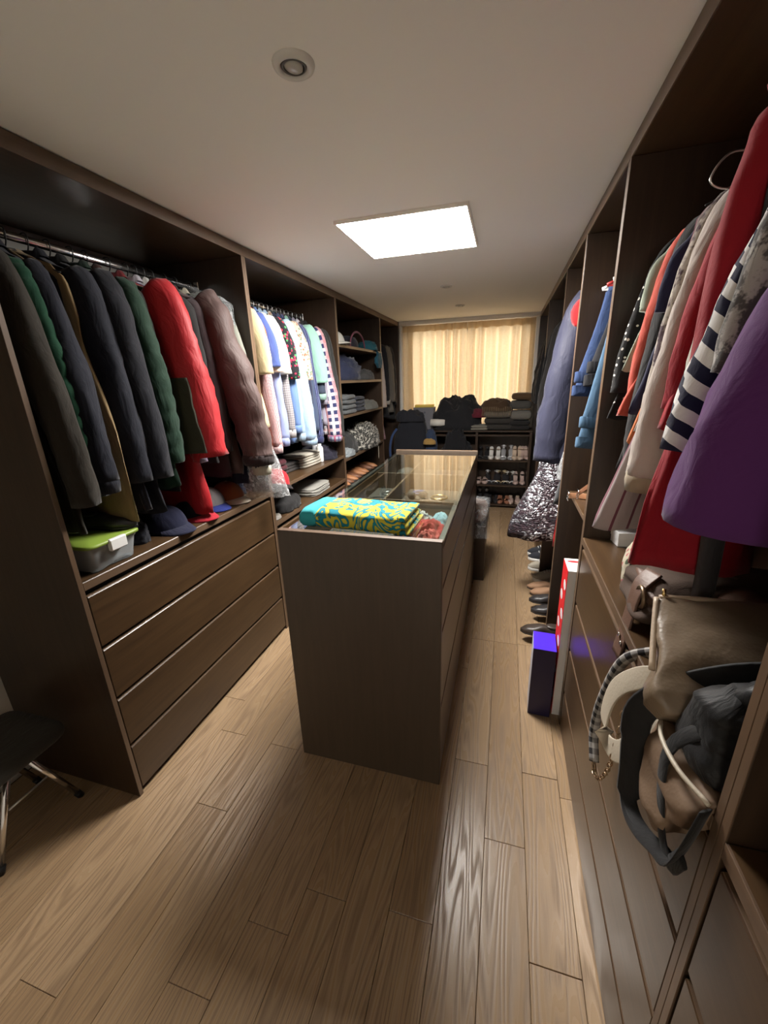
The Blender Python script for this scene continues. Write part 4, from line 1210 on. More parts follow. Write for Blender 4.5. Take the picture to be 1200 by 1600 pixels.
def ring_(x, y, r, mat, label, nm='bracelet', tr=.005, tilt=.0):
    pts = [(r * math.cos(2 * PI * k / 28), r * math.sin(2 * PI * k / 28), 0) for k in range(29)]
    put(nm, MB().tube(pts, tr, 8), mat, label, 'bracelet', (x, y, ZB + tr + abs(tilt) * r), 0, SC, (tilt, 0, .3))
ring_(-.34, 2.26, .045, M['brass'], 'large gold bangle lying flat under the glass')
ring_(-.47, 2.33, .035, F(90, 100, 160), 'blue and white beaded bracelet under the glass', tr=.008)
ring_(-.33, 2.55, .05, M['brass'], 'gold necklace ring in the far glass compartment', 'necklace', .004)
ring_(-.44, 2.6, .032, M['chrome'], 'silver bangle in the far glass compartment', tr=.005, tilt=.5)
ring_(-.66, 2.3, .035, M['chrome'], 'silver bracelet in the left glass compartment', tr=.004)
ring_(-.66, 2.62, .03, F(200, 160, 140), 'pale pink bracelet in the far left glass compartment', tr=.007)
for k, (x, y) in enumerate(((-.62, 2.10), (-.60, 2.102), (-.58, 2.104))):
    put('ear_stud', MB().lathe([(.001, 0), (.006, .003), (.006, .008), (.001, .011)], 12), M['chrome'], ('leftmost', 'middle', 'rightmost')[k] + ' of three small silver ear studs under the glass', 'earring', (x - .02, y + .06, ZB), 0, SC)
heap('dark velvet pouch in the far glass compartment', F(44, 46, 60), (-.38, 2.78, ZB), .15, .13, .05, name='velvet_pouch', cat='pouch', group=SC, rough=.5)
heap('grey velvet pouch in the far left glass compartment', F(120, 116, 110), (-.66, 2.84, ZB), .12, .13, .05, name='velvet_pouch', cat='pouch', group=SC, rough=.5)
# bench with wrapped cushion behind the island
bn = thing('storage_bench', 'dark wooden bench with plastic-wrapped cushion behind the island', 'bench', (-.30, 3.30, 0))
bx('seat_box', M['wood_z'], bn, -.19, .205, -.205, .21, 0.0, .475, .003)
cus = slabs(.40, .42, .13, 1, 4.0, .006)
cu = obj('cushion', cus, F(190, 165, 150, 'blotch', c_(120, 80, 70), 14), bn, loc=(.01, 0, .4765))
wrap = MB()
rr = []
for (z, k) in ((-.10, 1.12), (-.05, 1.07), (.0, 1.05), (.08, 1.06), (.13, 1.04), (.138, .9), (.140, .2)):
    rr.append([(px * k * (1 + .05 * nz(px * 20, py * 20, z * 30)), py * k * (1 + .05 * nz(px * 22, py * 18, z * 30 + 4)), z + .008 * nz(px * 12, py * 12, 1)) for px, py in rrect(.20, .21, 60, .3)])
obj('plastic_wrap', wrap.loft(rr, False, True), film('bench_film', (.92, .93, .94), .22, 20.0), bn, loc=(.01, 0, .4765))

# ================================================================== LEFT COUNTER
cb = thing('storage_box', 'clear plastic storage box with lime green lid on the left counter', 'box', (-1.50, 1.055, .9725))
def clear_plastic():
    m, nt, b = new_mat('clear_box_plastic')
    out = nt.nodes['Material Output']
    tr = N(nt, 'ShaderNodeBsdfTransparent'); tr.inputs['Color'].default_value = (.86, .90, .92, 1)
    b.inputs['Base Color'].default_value = (.66, .70, .72, 1); b.inputs['Roughness'].default_value = .25
    mx = nt.nodes.new('ShaderNodeMixShader'); mx.inputs[0].default_value = .42
    L(nt, tr.outputs[0], mx.inputs[1]); L(nt, b.outputs[0], mx.inputs[2]); L(nt, mx.outputs[0], out.inputs['Surface'])
    return m
M['clearbox'] = clear_plastic()
shell = []
for (z, k) in ((.0, .80), (.006, .86), (.03, .88), (.07, .94), (.085, .96), (.09, 1.0), (.10, 1.0)):
    shell.append([(px * k, py * k, z + .012 * (z < .01) * (abs(py) < .06)) for px, py in rrect(.15, .105, 44, .22)])
obj('tub', MB().loft(shell, True, False), M['clearbox'], cb)
for sx in (-1, 1):
    for sy in (-1, 1):
        obj('foot', MB().lathe([(.014, 0), (.016, .004), (.014, .010)], 12), M['clearbox'], cb, loc=(sx * .105, sy * .07, -.0))
obj('lid', MB().loft([[(px * k, py * k, z) for px, py in rrect(.156, .110, 44, .22)] for z, k in ((.098, .99), (.100, 1.02), (.108, 1.02), (.112, .98), (.112, .3))]), plain('lime_lid', srgb(128, 152, 62), .4), cb)
obj('latch', MB().box(.148, .166, -.035, .035, .068, .112, .004), M['white_plastic'], cb, smooth=False)
heap('dark cloth folded inside the clear storage box', F(110, 112, 112), (-1.50, 1.055, .985), .21, .14, .06, name='stored_cloth', cat='clothes', rough=.5)
shoe('loafer', 'black leather shoe on the lid of the clear storage box', (M['black_plastic'], leather('black_shoe_leather', (.02, .02, .02), (.035, .033, .032), .35), M['black_plastic']), (-1.47, 1.12, 1.086), rz=1.9)
GC = 'caps along the left counter'
NAVYC = F(32, 36, 66)
cap('navy baseball cap on the left counter, hidden below the navy coats', NAVYC, NAVYC, (-1.48, 1.42, .9725), math.radians(80), GC)
cap('black cap with red brim below the red jacket', F(30, 28, 34), F(190, 30, 50), (-1.49, 1.60, .9725), math.radians(78), GC)
cap('royal blue cap with grey front beside the red-brimmed cap', F(150, 150, 150), F(44, 62, 150), (-1.52, 1.755, .9725), math.radians(72), GC)
cap('cream cap with tan crown, last of the caps on the left counter', F(150, 84, 46), F(208, 200, 182), (-1.50, 1.90, .9725), math.radians(75), GC)
heap('black knitted hat at the back of the left counter', F(34, 34, 38), (-1.74, 1.40, .9725), .28, .22, .12, name='knitted_hat', cat='hat')
heap('dark clothes bundle on the left counter beside the storage box', F(40, 42, 52), (-1.55, 1.255, .9725), .22, .12, .11)
heap('navy sweater pushed to the far end of the left counter', F(44, 50, 76), (-1.62, 2.03, .9725), .26, .13, .12, name='sweater', cat='sweater')

# ================================================================== SECOND LEFT BAY: two shelves
GS = 'folded clothes on the shirt bay shelves'
folded('white folded T-shirts stacked on the shelf below the gingham shirt', F(212, 205, 190), (-1.53, 2.90, .9725), .30, .20, .10, 5, 1.5, 'folded_tshirts', 'clothes', GS, .008)
folded('dark grey folded clothes beside the white folded T-shirts', F(70, 66, 64), (-1.60, 2.66, .9725), .32, .22, .07, 3, 1.5, group=GS)
folded('maroon folded jumper below the striped shirt', F(86, 34, 44), (-1.56, 2.42, .9725), .28, .20, .12, 3, 1.5, 'folded_jumper', 'jumper', GS)
cap('red sports cap with black stripe hanging over the shelf edge', F(206, 30, 44), F(36, 30, 32), (-1.40, 2.25, .9735), math.radians(60), None, (.0, .25))
heap('black and purple bundle at the far end of the shirt bay shelf', F(44, 42, 58), (-1.52, 3.18, .9725), .30, .22, .12, group=GS)
put('spray_can', MB().lathe([(.024, 0), (.026, .004), (.026, .11), (.02, .125), (.014, .128), (.014, .15), (.002, .152)], 20), plain('can_white', (.75, .75, .74), .35), 'white spray can standing beside the dark bundle on the shelf', 'can', (-1.44, 3.04, .9725))
put('spray_can', MB().lathe([(.022, 0), (.024, .004), (.024, .13), (.018, .142), (.012, .145), (.012, .16), (.002, .162)], 20), plain('can_grey', (.45, .46, .48), .35), 'grey spray can behind the white one on the shelf', 'can', (-1.50, 3.075, .9725))
folded('pale grey folded shirts fanned out on the lower shelf', F(176, 174, 166), (-1.50, 2.86, .7655), .34, .30, .06, 5, 1.6, 'folded_shirts', 'clothes', GS, .008)
folded('off-white folded shirts at the back of the lower shelf', F(200, 195, 182), (-1.72, 2.78, .7655), .28, .26, .09, 4, 1.55, 'folded_shirts', 'clothes', GS, .008)
heap('black clothes pile on the lower shelf next to the drawers', F(38, 37, 38), (-1.56, 2.40, .7655), .36, .44, .11, group=GS, rough=1.3)
heap('white sock pair at the front of the lower shelf', F(205, 200, 192), (-1.40, 2.19, .7655), .08, .10, .03, name='socks', cat='socks')

# ================================================================== THIRD LEFT BAY: hats, folded clothes, shoes
ht = thing('straw_hat', 'beige straw hat with tall crown on the top left shelf', 'hat', (-1.52, 3.55, 1.8955))
obj('crown', MB().lathe([(.095, .0), (.09, .05), (.078, .10), (.06, .115), (.02, .105), (.001, .104)], 28, sx=.85), F(176, 168, 140), ht)
obj('brim', MB().lathe([(.09, .012), (.12, .010), (.15, .002), (.17, .006), (.168, .001), (.14, -.001 + .002), (.09, .006)], 32, cap0=False, cap1=False), F(176, 168, 140), ht)
obj('hat_band', MB().lathe([(.0965, .012), (.0955, .034)], 28, sx=.86, cap0=False, cap1=False), F(60, 50, 44), ht)
cap('white cap lying at the front of the top left shelf', F(205, 202, 192), F(205, 202, 192), (-1.43, 3.47, 1.8955), math.radians(75))
hb = thing('sun_visor', 'dark wide hat with curved mauve rim on the top left shelf', 'hat', (-1.50, 3.90, 1.8955))
obj('crown', MB().lathe([(.13, 0), (.125, .05), (.10, .09), (.05, .105), (.001, .107)], 28), F(50, 48, 58), hb)
obj('rim', MB().tube([(.02 + .0 * k, .20 * math.cos(PI * k / 16), .004 + .13 * math.sin(PI * k / 16)) for k in range(17)], .006, 8, flat=1.6), F(130, 64, 84), hb, loc=(.11, 0, 0))
heap('teal knitted hat drooping over the top shelf edge', F(48, 110, 124), (-1.42, 4.33, 1.8955), .20, .20, .09, name='knitted_hat', cat='hat')
tl = thing('teal_bag', 'teal soft pouch hanging from the top shelf edge by a loop', 'bag', (-1.325, 4.42, 1.72))
obj('pouch', along((0, 0, 0), (0, 0, .15), (0, 1, 0), (1, 0, 0), [(0, .05, .012), (.3, .085, .022), (1, .055, .012)], seed=3), F(40, 96, 118), tl)
obj('loop', MB().tube(spline([(0, -.03, .145), (-.035, -.02, .185), (-.05, 0, .19), (-.035, .02, .185), (0, .03, .145)], 5), .005, 6), F(40, 96, 118), tl)
GT = 'clothes on the left shelving bay'
heap('heap of dark navy clothes on the second left shelf', F(52, 58, 84), (-1.60, 3.80, 1.6055), .48, .62, .22, group=GT, rough=1.2)
heap('dark grey garment spilling off the second left shelf', F(84, 84, 84), (-1.45, 4.22, 1.6055), .22, .30, .10, group=GT)
folded('grey-blue folded jeans stacked on the third left shelf', F(106, 110, 112), (-1.52, 3.62, 1.3105), .34, .30, .17, 4, 0, 'folded_jeans', 'jeans', GT, .010)
folded('dark denim folded stack beside grey-blue jeans', F(66, 70, 82), (-1.56, 3.98, 1.3105), .34, .30, .14, 4, 0, 'folded_jeans', 'jeans', GT, .010)
heap('grey trousers leg draped on the third left shelf', F(112, 112, 106), (-1.45, 4.25, 1.3105), .26, .34, .09, name='trousers', cat='trousers', group=GT)
heap('black and white patterned scarf heap on the waist-high left shelf', F(60, 60, 58, 'blotch', c_(185, 182, 172), 34), (-1.47, 4.15, .9305), .32, .62, .22, name='patterned_scarf', cat='scarf', group=GT, rough=1.3)
heap('charcoal garment heap behind the patterned scarf', F(62, 62, 62), (-1.58, 3.66, .9305), .40, .50, .20, group=GT)
heap('pale blue-grey cloth at the front of the waist-high left shelf', F(160, 168, 172), (-1.43, 3.56, .9305), .16, .28, .07, name='folded_cloth', cat='cloth', group=GT)
put('tassel_cord', MB().tube(spline([(-1.40, 4.32, 1.02), (-1.345, 4.33, 1.0), (-1.335, 4.33, .90), (-1.337, 4.335, .76)], 6), .005, 6), F(190, 182, 165), 'pale cord with tassel hanging from the patterned scarf heap', 'cord', (0, 0, 0))
TAN = leather('tan_leather', (.40, .17, .075), (.52, .25, .12), .45)
BRL = leather('brown_leather', (.16, .07, .04), (.24, .11, .06), .45)
DKL = leather('dark_leather', (.03, .022, .018), (.055, .04, .032), .4)
GSH = 'tan and brown shoes on the left shoe shelf'
for k, (y, mu, lab) in enumerate(((3.46, TAN, 'tan leather loafer, first on the left shoe shelf'), (3.56, BRL, 'brown leather loafer next to the first tan one'), (3.68, TAN, 'bright tan loafer in the middle of the left shoe shelf'), (3.78, BRL, 'dark brown loafer beside the bright tan loafer'),
                                  (3.92, TAN, 'orange-tan brogue on the left shoe shelf'), (4.02, TAN, 'second orange-tan brogue on the left shoe shelf'), (4.2, BRL, 'chestnut shoe near the far end of the left shoe shelf'), (4.32, TAN, 'tan shoe at the far end of the left shoe shelf'))):
    shoe('loafer', lab, (DKL, mu, DKL), (-1.49, y, .6605), math.radians(90), GSH, .27)
for k, (y, mu, lab) in enumerate(((3.5, DKL, 'black shoe, first on the lowest left shoe shelf'), (3.6, DKL, 'black shoe, second on the lowest left shoe shelf'), (3.8, BRL, 'brown shoe on the lowest left shoe shelf'), (3.9, BRL, 'second brown shoe on the lowest left shoe shelf'))):
    shoe('loafer', lab, (DKL, mu, DKL), (-1.49, y, .3405), math.radians(90), 'shoes on the lowest left shelf', .27)

# ================================================================== BACK: shoe rack and the heaps on it
RX0, RX1, RY0, RY1 = -1.30, .325, 5.12, 5.43
rk = thing('shoe_rack', 'low dark wooden shoe rack below the curtained window', 'shoe rack', ((RX0 + RX1) / 2, (RY0 + RY1) / 2, 0))
RS = [.05, .30, .615, .925]
for x in (RX0, -.33, RX1 - .03):
    wbx('upright', M['wood_z'], rk, x, x + .03, RY0, RY1, 0.0, .955, .002)
for z in RS:
    for a, b in ((RX0 + .03, -.33), (-.30, RX1 - .03)):
        wbx('shelf', M['wood_x'], rk, a, b, RY0, RY1, z - .022, z, .002)
wbx('back_board', M['wood_z'], rk, RX0, RX1, RY1, RY1 + .008, 0.0, .955, .001)
SIL = plain('silver_leather', (.70, .70, .72), .3, .6)
WHT = plain('white_leather', (.72, .70, .66), .45)
BGE = leather('beige_leather', (.50, .38, .28), (.60, .47, .36), .5)
PNK = leather('blush_leather', (.42, .30, .26), (.50, .37, .32), .5)
BLK = leather('black_leather', (.018, .017, .018), (.03, .028, .03), .4)
GLD = plain('gold_leather', (.62, .50, .30), .35, .5)
RUS = leather('rust_suede', (.26, .10, .055), (.34, .15, .085), .8)
GRK = 'pairs of shoes on the rack under the window'
def pair(kind, x, z, mats, lab, hh=0.0, gap=.10, Ln=.24, y=5.265, rz=0.0):
    for s, w in ((-1, 'left'), (1, 'right')):
        shoe(kind, '%s shoe of %s' % (w, lab), mats, (x + s * gap / 2, y, z + .0005), rz * s, GRK, Ln, .078, hh)
z = RS[2]
pair('sandal', -.235, z, (BLK, BLK, BLK), 'the black sandals at the left end of the top rack row', .07, .085)
pair('pump', -.135 + .04, z, (BGE, WHT, BGE), 'the pale see-through heels beside the black sandals', .08, .085)
pair('sandal', .055, z, (SIL, SIL, WHT), 'the shiny silver heeled sandals in the top rack row', .09, .09)
pair('pump', .165 + .01, z, (BGE, BGE, BGE), 'the beige court shoes in the top rack row', .09, .062)
pair('pump', .255, z, (BLK, PNK, BGE), 'the blush heels at the right end of the top rack row', .09, .055, rz=.1)
z = RS[1]
pair('slide', -.24, z, (PNK, PNK, PNK), 'the blush slides on the middle rack row', .02, .085)
pair('sandal', -.115, z, (BLK, SIL, BLK), 'the thin silver-strapped sandals on the middle rack row', .08, .085, rz=-.15)
pair('sandal', .0, z, (BLK, GLD, BLK), 'the gold-strapped sandals on the middle rack row', .08, .08)
pair('sandal', .105, z, (BLK, WHT, BLK), 'the white-strapped sandals on the middle rack row', .07, .075)
pair('pump', .215, z, (BLK, PNK, BLK), 'the bronze heels at the right of the middle rack row', .08, .08)
z = RS[0]
pair('sandal', -.22, z, (BLK, SIL, SIL), 'the narrow silver sandals on the bottom rack row', .08, .09)
pair('loafer', -.09, z, (BLK, BLK, BLK), 'the black flats on the bottom rack row', 0, .08)
pair('slide', .045, z, (RUS, RUS, RUS), 'the rust brown slides on the bottom rack row', .03, .095)
pair('loafer', .175, z, (BGE, PNK, BGE), 'the grey-pink flats on the bottom rack row', 0, .085)
ZR = .9555
GB = 'clothes heaped on the shoe rack'
def on_rack(*a, **k): return heap(*a, group=GB, **k)
RT = wbx('top_board', M['wood_x'], rk, RX0 - .002, RX1 + .002, RY0 - .01, RY1, .9552, .975, .002)
ZR = .9755
on_rack('big heap of black clothes in front of the curtain', F(42, 42, 46), (-.56, 5.27, ZR), .58, .30, .40, rough=1.0, freq=3.6, seed=3.3)
on_rack('black coat sliding down in front of the shoe rack', F(34, 34, 38), (-.55, 5.02, .0), .46, .20, .95, rough=.9, freq=6, seed=8.1)
on_rack('crimson knitted scarf on the black heap', F(120, 40, 56), (-.31, 5.20, 1.125), .16, .14, .10)
folded('grey-white folded cloth under the black heap', F(150, 146, 134), (-.30, 5.22, ZR), .22, .20, .06, 2, 0, 'folded_cloth', 'cloth', GB)
folded('dark folded jumpers under the fringed brown throw', F(70, 66, 62), (-.06, 5.26, ZR), .36, .26, .14, 2, 0, 'folded_jumper', 'jumper', GB)
folded('grey-white folded blanket below the fringed brown throw', F(138, 132, 122), (-.08, 5.26, 1.117), .34, .26, .08, 1, 0, 'folded_blanket', 'blanket', GB)
ft = thing('fringed_throw', 'brown throw with pale fringe on top of folded blankets', 'throw', (-.10, 5.26, 1.199), 0, GB)
obj('throw', crumple(.36, .27, .15, 6.0, .6), F(92, 70, 50), ft)
frg = MB()
for k in range(17):
    x = -.165 + .0205 * k
    frg.tube(spline([(x, -.128 + .02 * abs(k - 8) / 8, .05), (x + .004, -.145 + .02 * abs(k - 8) / 8, .0), (x + rnd.uniform(-.006, .006), -.15 + .02 * abs(k - 8) / 8, -.055)], 3), .0045, 5)
obj('fringe', frg, F(150, 130, 104), ft)
folded('black folded jumpers at the right end of the rack', F(48, 46, 46), (.17, 5.26, ZR), .24, .27, .11, 2, 0, 'folded_jumper', 'jumper', GB)
folded('grey folded towel in the right-hand stack on the rack', F(138, 134, 126), (.18, 5.26, 1.087), .26, .27, .12, 1, 0, 'folded_towel', 'towel', GB)
folded('fluffy dark grey folded towel in the right-hand stack', F(96, 94, 90), (.18, 5.27, 1.209), .25, .26, .11, 1, 0, 'folded_towel', 'towel', GB)
folded('brown striped folded towel topping the right-hand stack', F(110, 84, 60), (.19, 5.27, 1.32), .25, .25, .08, 1, 0, 'folded_towel', 'towel', GB)
# box with book behind the backpack
bxo = thing('cardboard_box', 'grey patterned box holding a yellow book at the window', 'box', (-1.00, 5.33, ZR), 0)
bx('carton', F(150, 150, 158, 'dots', c_(90, 92, 104), 18), bxo, -.13, .13, -.085, .085, 0, .27, .003)
put('yellow_book', MB().box(-.12, .12, -.075, .075, 0, .03, .002), plain('book_yellow', srgb(226, 196, 90), .5), 'thin yellow book lying on the grey patterned box', 'book', (-1.00, 5.33, ZR + .271), .1)
bp = thing('backpack', 'large dark backpack with blue side strap in the far left corner', 'backpack', (-1.12, 5.00, 0), .05)
obj('body', along((0, 0, .42), (.02, .02, .75), (1, 0, 0), (0, 1, 0), [(0, .19, .075), (.15, .215, .10), (.6, .20, .10), (.85, .17, .09), (1, .06, .04)], seed=4, amp=.012), F(42, 44, 52), bp)
obj('lower_bag', along((0, 0, 0), (0, 0, .42), (1, 0, 0), (0, 1, 0), [(0, .18, .09), (.5, .21, .105), (1, .19, .09)], seed=6, amp=.01), F(36, 37, 42), bp)
obj('strap', MB().ribbon(spline([(-.15, -.09, 1.02), (-.21, -.12, .92), (-.235, -.125, .75), (-.215, -.12, .55)], 6), (1, 0, 0), .028, .01), F(62, 84, 128), bp)
obj('top_flap', crumple(.34, .18, .14, 5.0, .9), F(48, 50, 58), bp, loc=(0, 0, 1.10))
on_rack('blue bag with tan patch beside the backpack', F(62, 78, 108), (-.855, 4.985, .711), .15, .14, .30, name='blue_bag', cat='bag', rough=.7)
put('ochre_cap', crumple(.15, .10, .07, 2.0, .5), F(196, 158, 92), 'ochre cap tucked into the blue bag', 'cap', (-.86, 4.885, .84))
put('paper_roll', MB().tube([(-.09, 0, 0), (.09, 0, 0)], .045, 18), plain('roll_white', (.70, .68, .62), .7), 'off-white rolled cloth between backpack and black heap', 'roll', (-.80, 5.16, ZR + .09))
fbx = thing('storage_cube', 'dark wooden box in front of the rack carrying the blue bag', 'box', (-.80, 4.99, 0))
wbx('box_body', M['wood_x'], fbx, -.93, -.79, 4.905, 5.09, .0, .695, .004)
wbx('box_lid', M['wood_x'], fbx, -.935, -.785, 4.90, 5.092, .6955, .71, .003)
# ================================================================== RIGHT COUNTER: bags and boxes
ZK = .9655
wb = thing('small_box', 'small white cardboard box with lid on the right counter', 'box', (.475, 1.655, ZK), math.radians(8))
PAP = plain('white_card', (.72, .72, .72), .5)
bx('base', PAP, wb, -.04, .04, -.035, .035, 0, .034, .001)
bx('lid', PAP, wb, -.042, .042, -.037, .037, .026, .055, .001)
wb2 = thing('flat_box', 'flat cream cardboard box behind the long red dress', 'box', (.62, 1.46, ZK), math.radians(4))
bx('base', plain('cream_card', (.62, .58, .50), .6), wb2, -.14, .14, -.09, .09, 0, .06, .0015)
bx('lid', plain('cream_card_lid', (.66, .62, .54), .6), wb2, -.143, .143, -.093, .093, .04, .075, .0015)
GBG = 'handbags piled on the right counter'
# patterned pouch
pp = thing('patterned_pouch', 'patterned fabric pouch peeping out behind the brown suede bag', 'bag', (.43, 1.33, ZK), 0, GBG)
obj('body', along((0, 0, 0), (0.02, .02, .15), (.3, 1, 0), (1, -.3, 0), [(0, .07, .035), (.4, .085, .045), (1, .06, .02)], seed=2), F(205, 195, 170, 'floral', c_(60, 70, 50), 40, c_(150, 60, 70)), pp)
obj('wrist_loop', MB().tube(spline([(-.03, -.07, .10), (-.06, -.13, .05), (-.05, -.15, .01), (-.02, -.13, .012)], 5), .008, 8), F(90, 70, 80, 'stripe', c_(200, 190, 190), 60), pp)
# brown suede bag
SUE = leather('brown_suede', (.050, .030, .021), (.095, .060, .042), .85, 300)
SUE2 = leather('brown_bag_leather', (.10, .055, .038), (.15, .085, .06), .5)
bb = thing('suede_bag', 'dark brown suede bag slumped behind the tan tote', 'bag', (.56, 1.12, ZK), 0, GBG)
obj('body', along((-.02, .03, 0), (.0, -.02, .135), (1, .02, 0), (0, 1, 0), [(0, .17, .10), (.3, .195, .125), (.75, .185, .11), (1, .15, .05)], seed=5, amp=.012), SUE, bb)
obj('flap', along((-.19, -.02, .10), (.36, .02, .01), (0, 1, .12), (0, -.12, 1), [(0, .06, .012), (.2, .105, .02), (.7, .12, .022), (1, .10, .012)], seed=7, amp=.010), SUE2, bb)
obj('side_tab', MB().ribbon(spline([(-.165, -.02, .14), (-.20, -.035, .10), (-.215, -.05, .03), (-.225, -.06, -.03), (-.235, -.065, -.09)], 5), (0, 1, .2), .055, .006), SUE2, bb)
obj('eyelet', MB().tube([(-.20 + .0, -.06 + .026 * math.cos(2 * PI * k / 18), .085 + .026 * math.sin(2 * PI * k / 18)) for k in range(19)], .006, 8), plain('bronze_eyelet', (.28, .20, .13), .35, .9), bb)
for k in (0, 1):
    obj('rivet', MB().lathe([(.006, 0), (.006, .003), (.002, .004)], 10), M['chrome'], bb, loc=(-.232, -.055 - .022 * k, -.035 - .012 * k), rot=(0, -PI / 2, 0))
# tan tote leaning back
TOT = leather('tan_grey_leather', (.150, .108, .070), (.250, .190, .130), .42)
tt = thing('leather_tote', 'tan leather tote bag with brass zip along its open top', 'bag', (.47, .80, ZK), 0, GBG)
Hv = Vector((.055, .20, .135)); Wv = Vector((1, -.03, 0)); Dv = Wv.cross(Hv).normalized()
obj('body', along((-.02, -.11, .040), Hv, Wv, Dv, [(0, .150, .030), (.12, .172, .046), (.5, .168, .042), (.9, .170, .026), (1, .168, .016)], seed=9, amp=.006, e=.3, rows=20), TOT, tt)
obj('rim', MB().tube(spline([(-.135, .085, .178), (-.06, .082, .184), (.05, .084, .182), (.14, .086, .188), (.20, .09, .180)], 6), .007, 8), leather('pale_rim_leather', (.36, .27, .19), (.42, .33, .24), .4), tt)
zp = MB()
for k in range(46):
    u = k / 45
    x = lerp(-.09, .20, u)
    zp.box(x - .0022, x + .0022, .066, .073, .166 + .012 * math.sin(PI * u) * -1, .1705 + .012 * math.sin(PI * u) * -1, .0006)
obj('zip', zp, M['brass'], tt, smooth=False)
obj('seam', MB().tube(spline([(-.105, .066, .180), (-.112, -.01, .138), (-.125, -.095, .085)], 6), .0025, 6), TOT, tt)
obj('piping', MB().tube(spline([(-.142, .080, .180), (-.158, .02, .140), (-.175, -.05, .095)], 6), .0055, 8), leather('pale_piping', (.42, .33, .24), (.50, .40, .30), .4), tt)
obj('zip_pull', MB().tube([(-.128, .085, .183), (-.128, .088, .198)], .004, 8), M['brass'], tt)
# gingham handle bag
gb = thing('gingham_handle_bag', 'cream bag with gingham-wrapped handle hanging over the counter edge', 'bag', (.33, .90, .80), 0, GBG)
P = lambda x, y, z: (x - .33, y - .90, z - .80)
hd = spline([P(.375, .93, .985), P(.315, .955, .93), P(.292, .985, .79), P(.287, 1.0, .66), P(.286, .955, .595)], 8)
obj('gingham_handle', MB().tube(hd, .0125, 12), F(210, 205, 200, 'check', c_(36, 34, 36), 34), gb)
ch = MB()
cpts = spline([P(.286, .955, .590), P(.286, .935, .575), P(.286, .90, .60), P(.288, .865, .66), P(.292, .85, .74), P(.30, .86, .86)], 6)
for i, p in enumerate(cpts[:-1]):
    q = cpts[i + 1]
    d = Vector(q) - Vector(p)
    c = (Vector(p) + Vector(q)) / 2
    s_ = Vector((1, 0, 0)) if i % 2 else d.cross(Vector((1, 0, 0))).normalized()
    dn = d.normalized()
    ch.tube([c + dn * (.010 * math.cos(2 * PI * k / 10)) + s_ * (.005 * math.sin(2 * PI * k / 10)) for k in range(11)], .0018, 5)
obj('chain', ch, plain('bronze_chain', (.45, .33, .22), .3, 1.0), gb)
CRM = leather('cream_leather', (.46, .40, .31), (.58, .52, .42), .45)
obj('cream_strap', MB().ribbon(spline([P(.36, .83, .985), P(.318, .86, .955), P(.293, .915, .87), P(.283, .925, .77), P(.288, .885, .735), P(.292, .82, .78), P(.296, .77, .86), P(.325, .745, .955)], 6), [(0, 1, 1)] * 43, .048, .004), CRM, gb)
obj('body', along(P(.335, .745, .975), (.10, .02, .03), (0, 1, 0), (0, 0, 1), [(0, .06, .008), (.3, .10, .012), (1, .09, .01)], seed=3, amp=.004), CRM, gb)
# tan canvas bag hanging low
tb = thing('canvas_bag', 'light brown slouchy bag hanging over the counter edge below the black bag', 'bag', (.30, .64, .90), 0, GBG)
obj('body', along((.03, .0, .085), (-.02, .01, -.17), (0, 1, 0), (1, 0, 0), [(0, .095, .012), (.3, .09, .026), (.7, .06, .028), (1, .03, .010)], seed=4, amp=.008), leather('light_brown_canvas', (.13, .08, .048), (.19, .125, .078), .7), tb)
obj('rim', MB().tube(spline([(.022, -.095, .088), (.0, -.04, .088), (-.002, .03, .085), (.02, .09, .08)], 5), .004, 6), CRM, tb)
# black shoulder bag
kb = thing('black_shoulder_bag', 'black shoulder bag with long strap dangling over the drawers', 'bag', (.47, .64, ZK), 0, GBG)
KB = F(22, 22, 24, rough=.6)
obj('body', along((0, 0, 0), (0, .02, .15), (1, .1, 0), (-.1, 1, 0), [(0, .13, .055), (.3, .15, .07), (.8, .135, .055), (1, .10, .02)], seed=8, amp=.01), KB, kb)
obj('flap', crumple(.22, .15, .07, 3.0, .8), F(28, 29, 31, rough=.5), kb, loc=(.02, .0, .13))
st = spline([(.02, .05, .16), (-.06, .065, .135), (-.14, .085, .075), (-.185, .095, .01), (-.187, .095, -.07), (-.183, .090, -.14), (-.180, .085, -.205), (-.178, .05, -.215), (-.176, .0, -.19), (-.174, -.05, -.150), (-.17, -.085, -.125), (-.165, -.10, -.06), (-.15, -.095, .01)], 5)
BST = F(24, 24, 26, rough=.7)
obj('strap', MB().tube(st, [.026] * 20 + [.022] * 10 + [.016] * (len(st) - 30), 12, flat=.16, upv=(.2, .3, 1)), BST, kb)
obj('strap', MB().tube(spline([(-.04, -.04, .15), (-.12, -.02, .10), (-.17, .0, .02), (-.172, -.03, -.10), (-.168, -.075, -.14), (-.164, -.10, -.09)], 5), .014, 10, flat=.2, upv=(0, 1, .3)), BST, kb)
# added black bag and coat: hide the lit bay so it reads as shade
heap('added black cloth bag darkening the right counter at the picture edge', F(26, 25, 26), (.52, .37, ZK), .34, .24, .34, name='added_dark_bag', cat='bag', rough=.7)
garment(1, .44, 'added black coat darkening the bay at the far right picture edge', 'coat', 'added_dark_coat', F(24, 23, 24), 1.08, hw=.22, ty=.04, sl='long', Ls=.80, r0=.05, r1=.055, out=.015, hlabel='hanger of the black coat at the right picture edge')
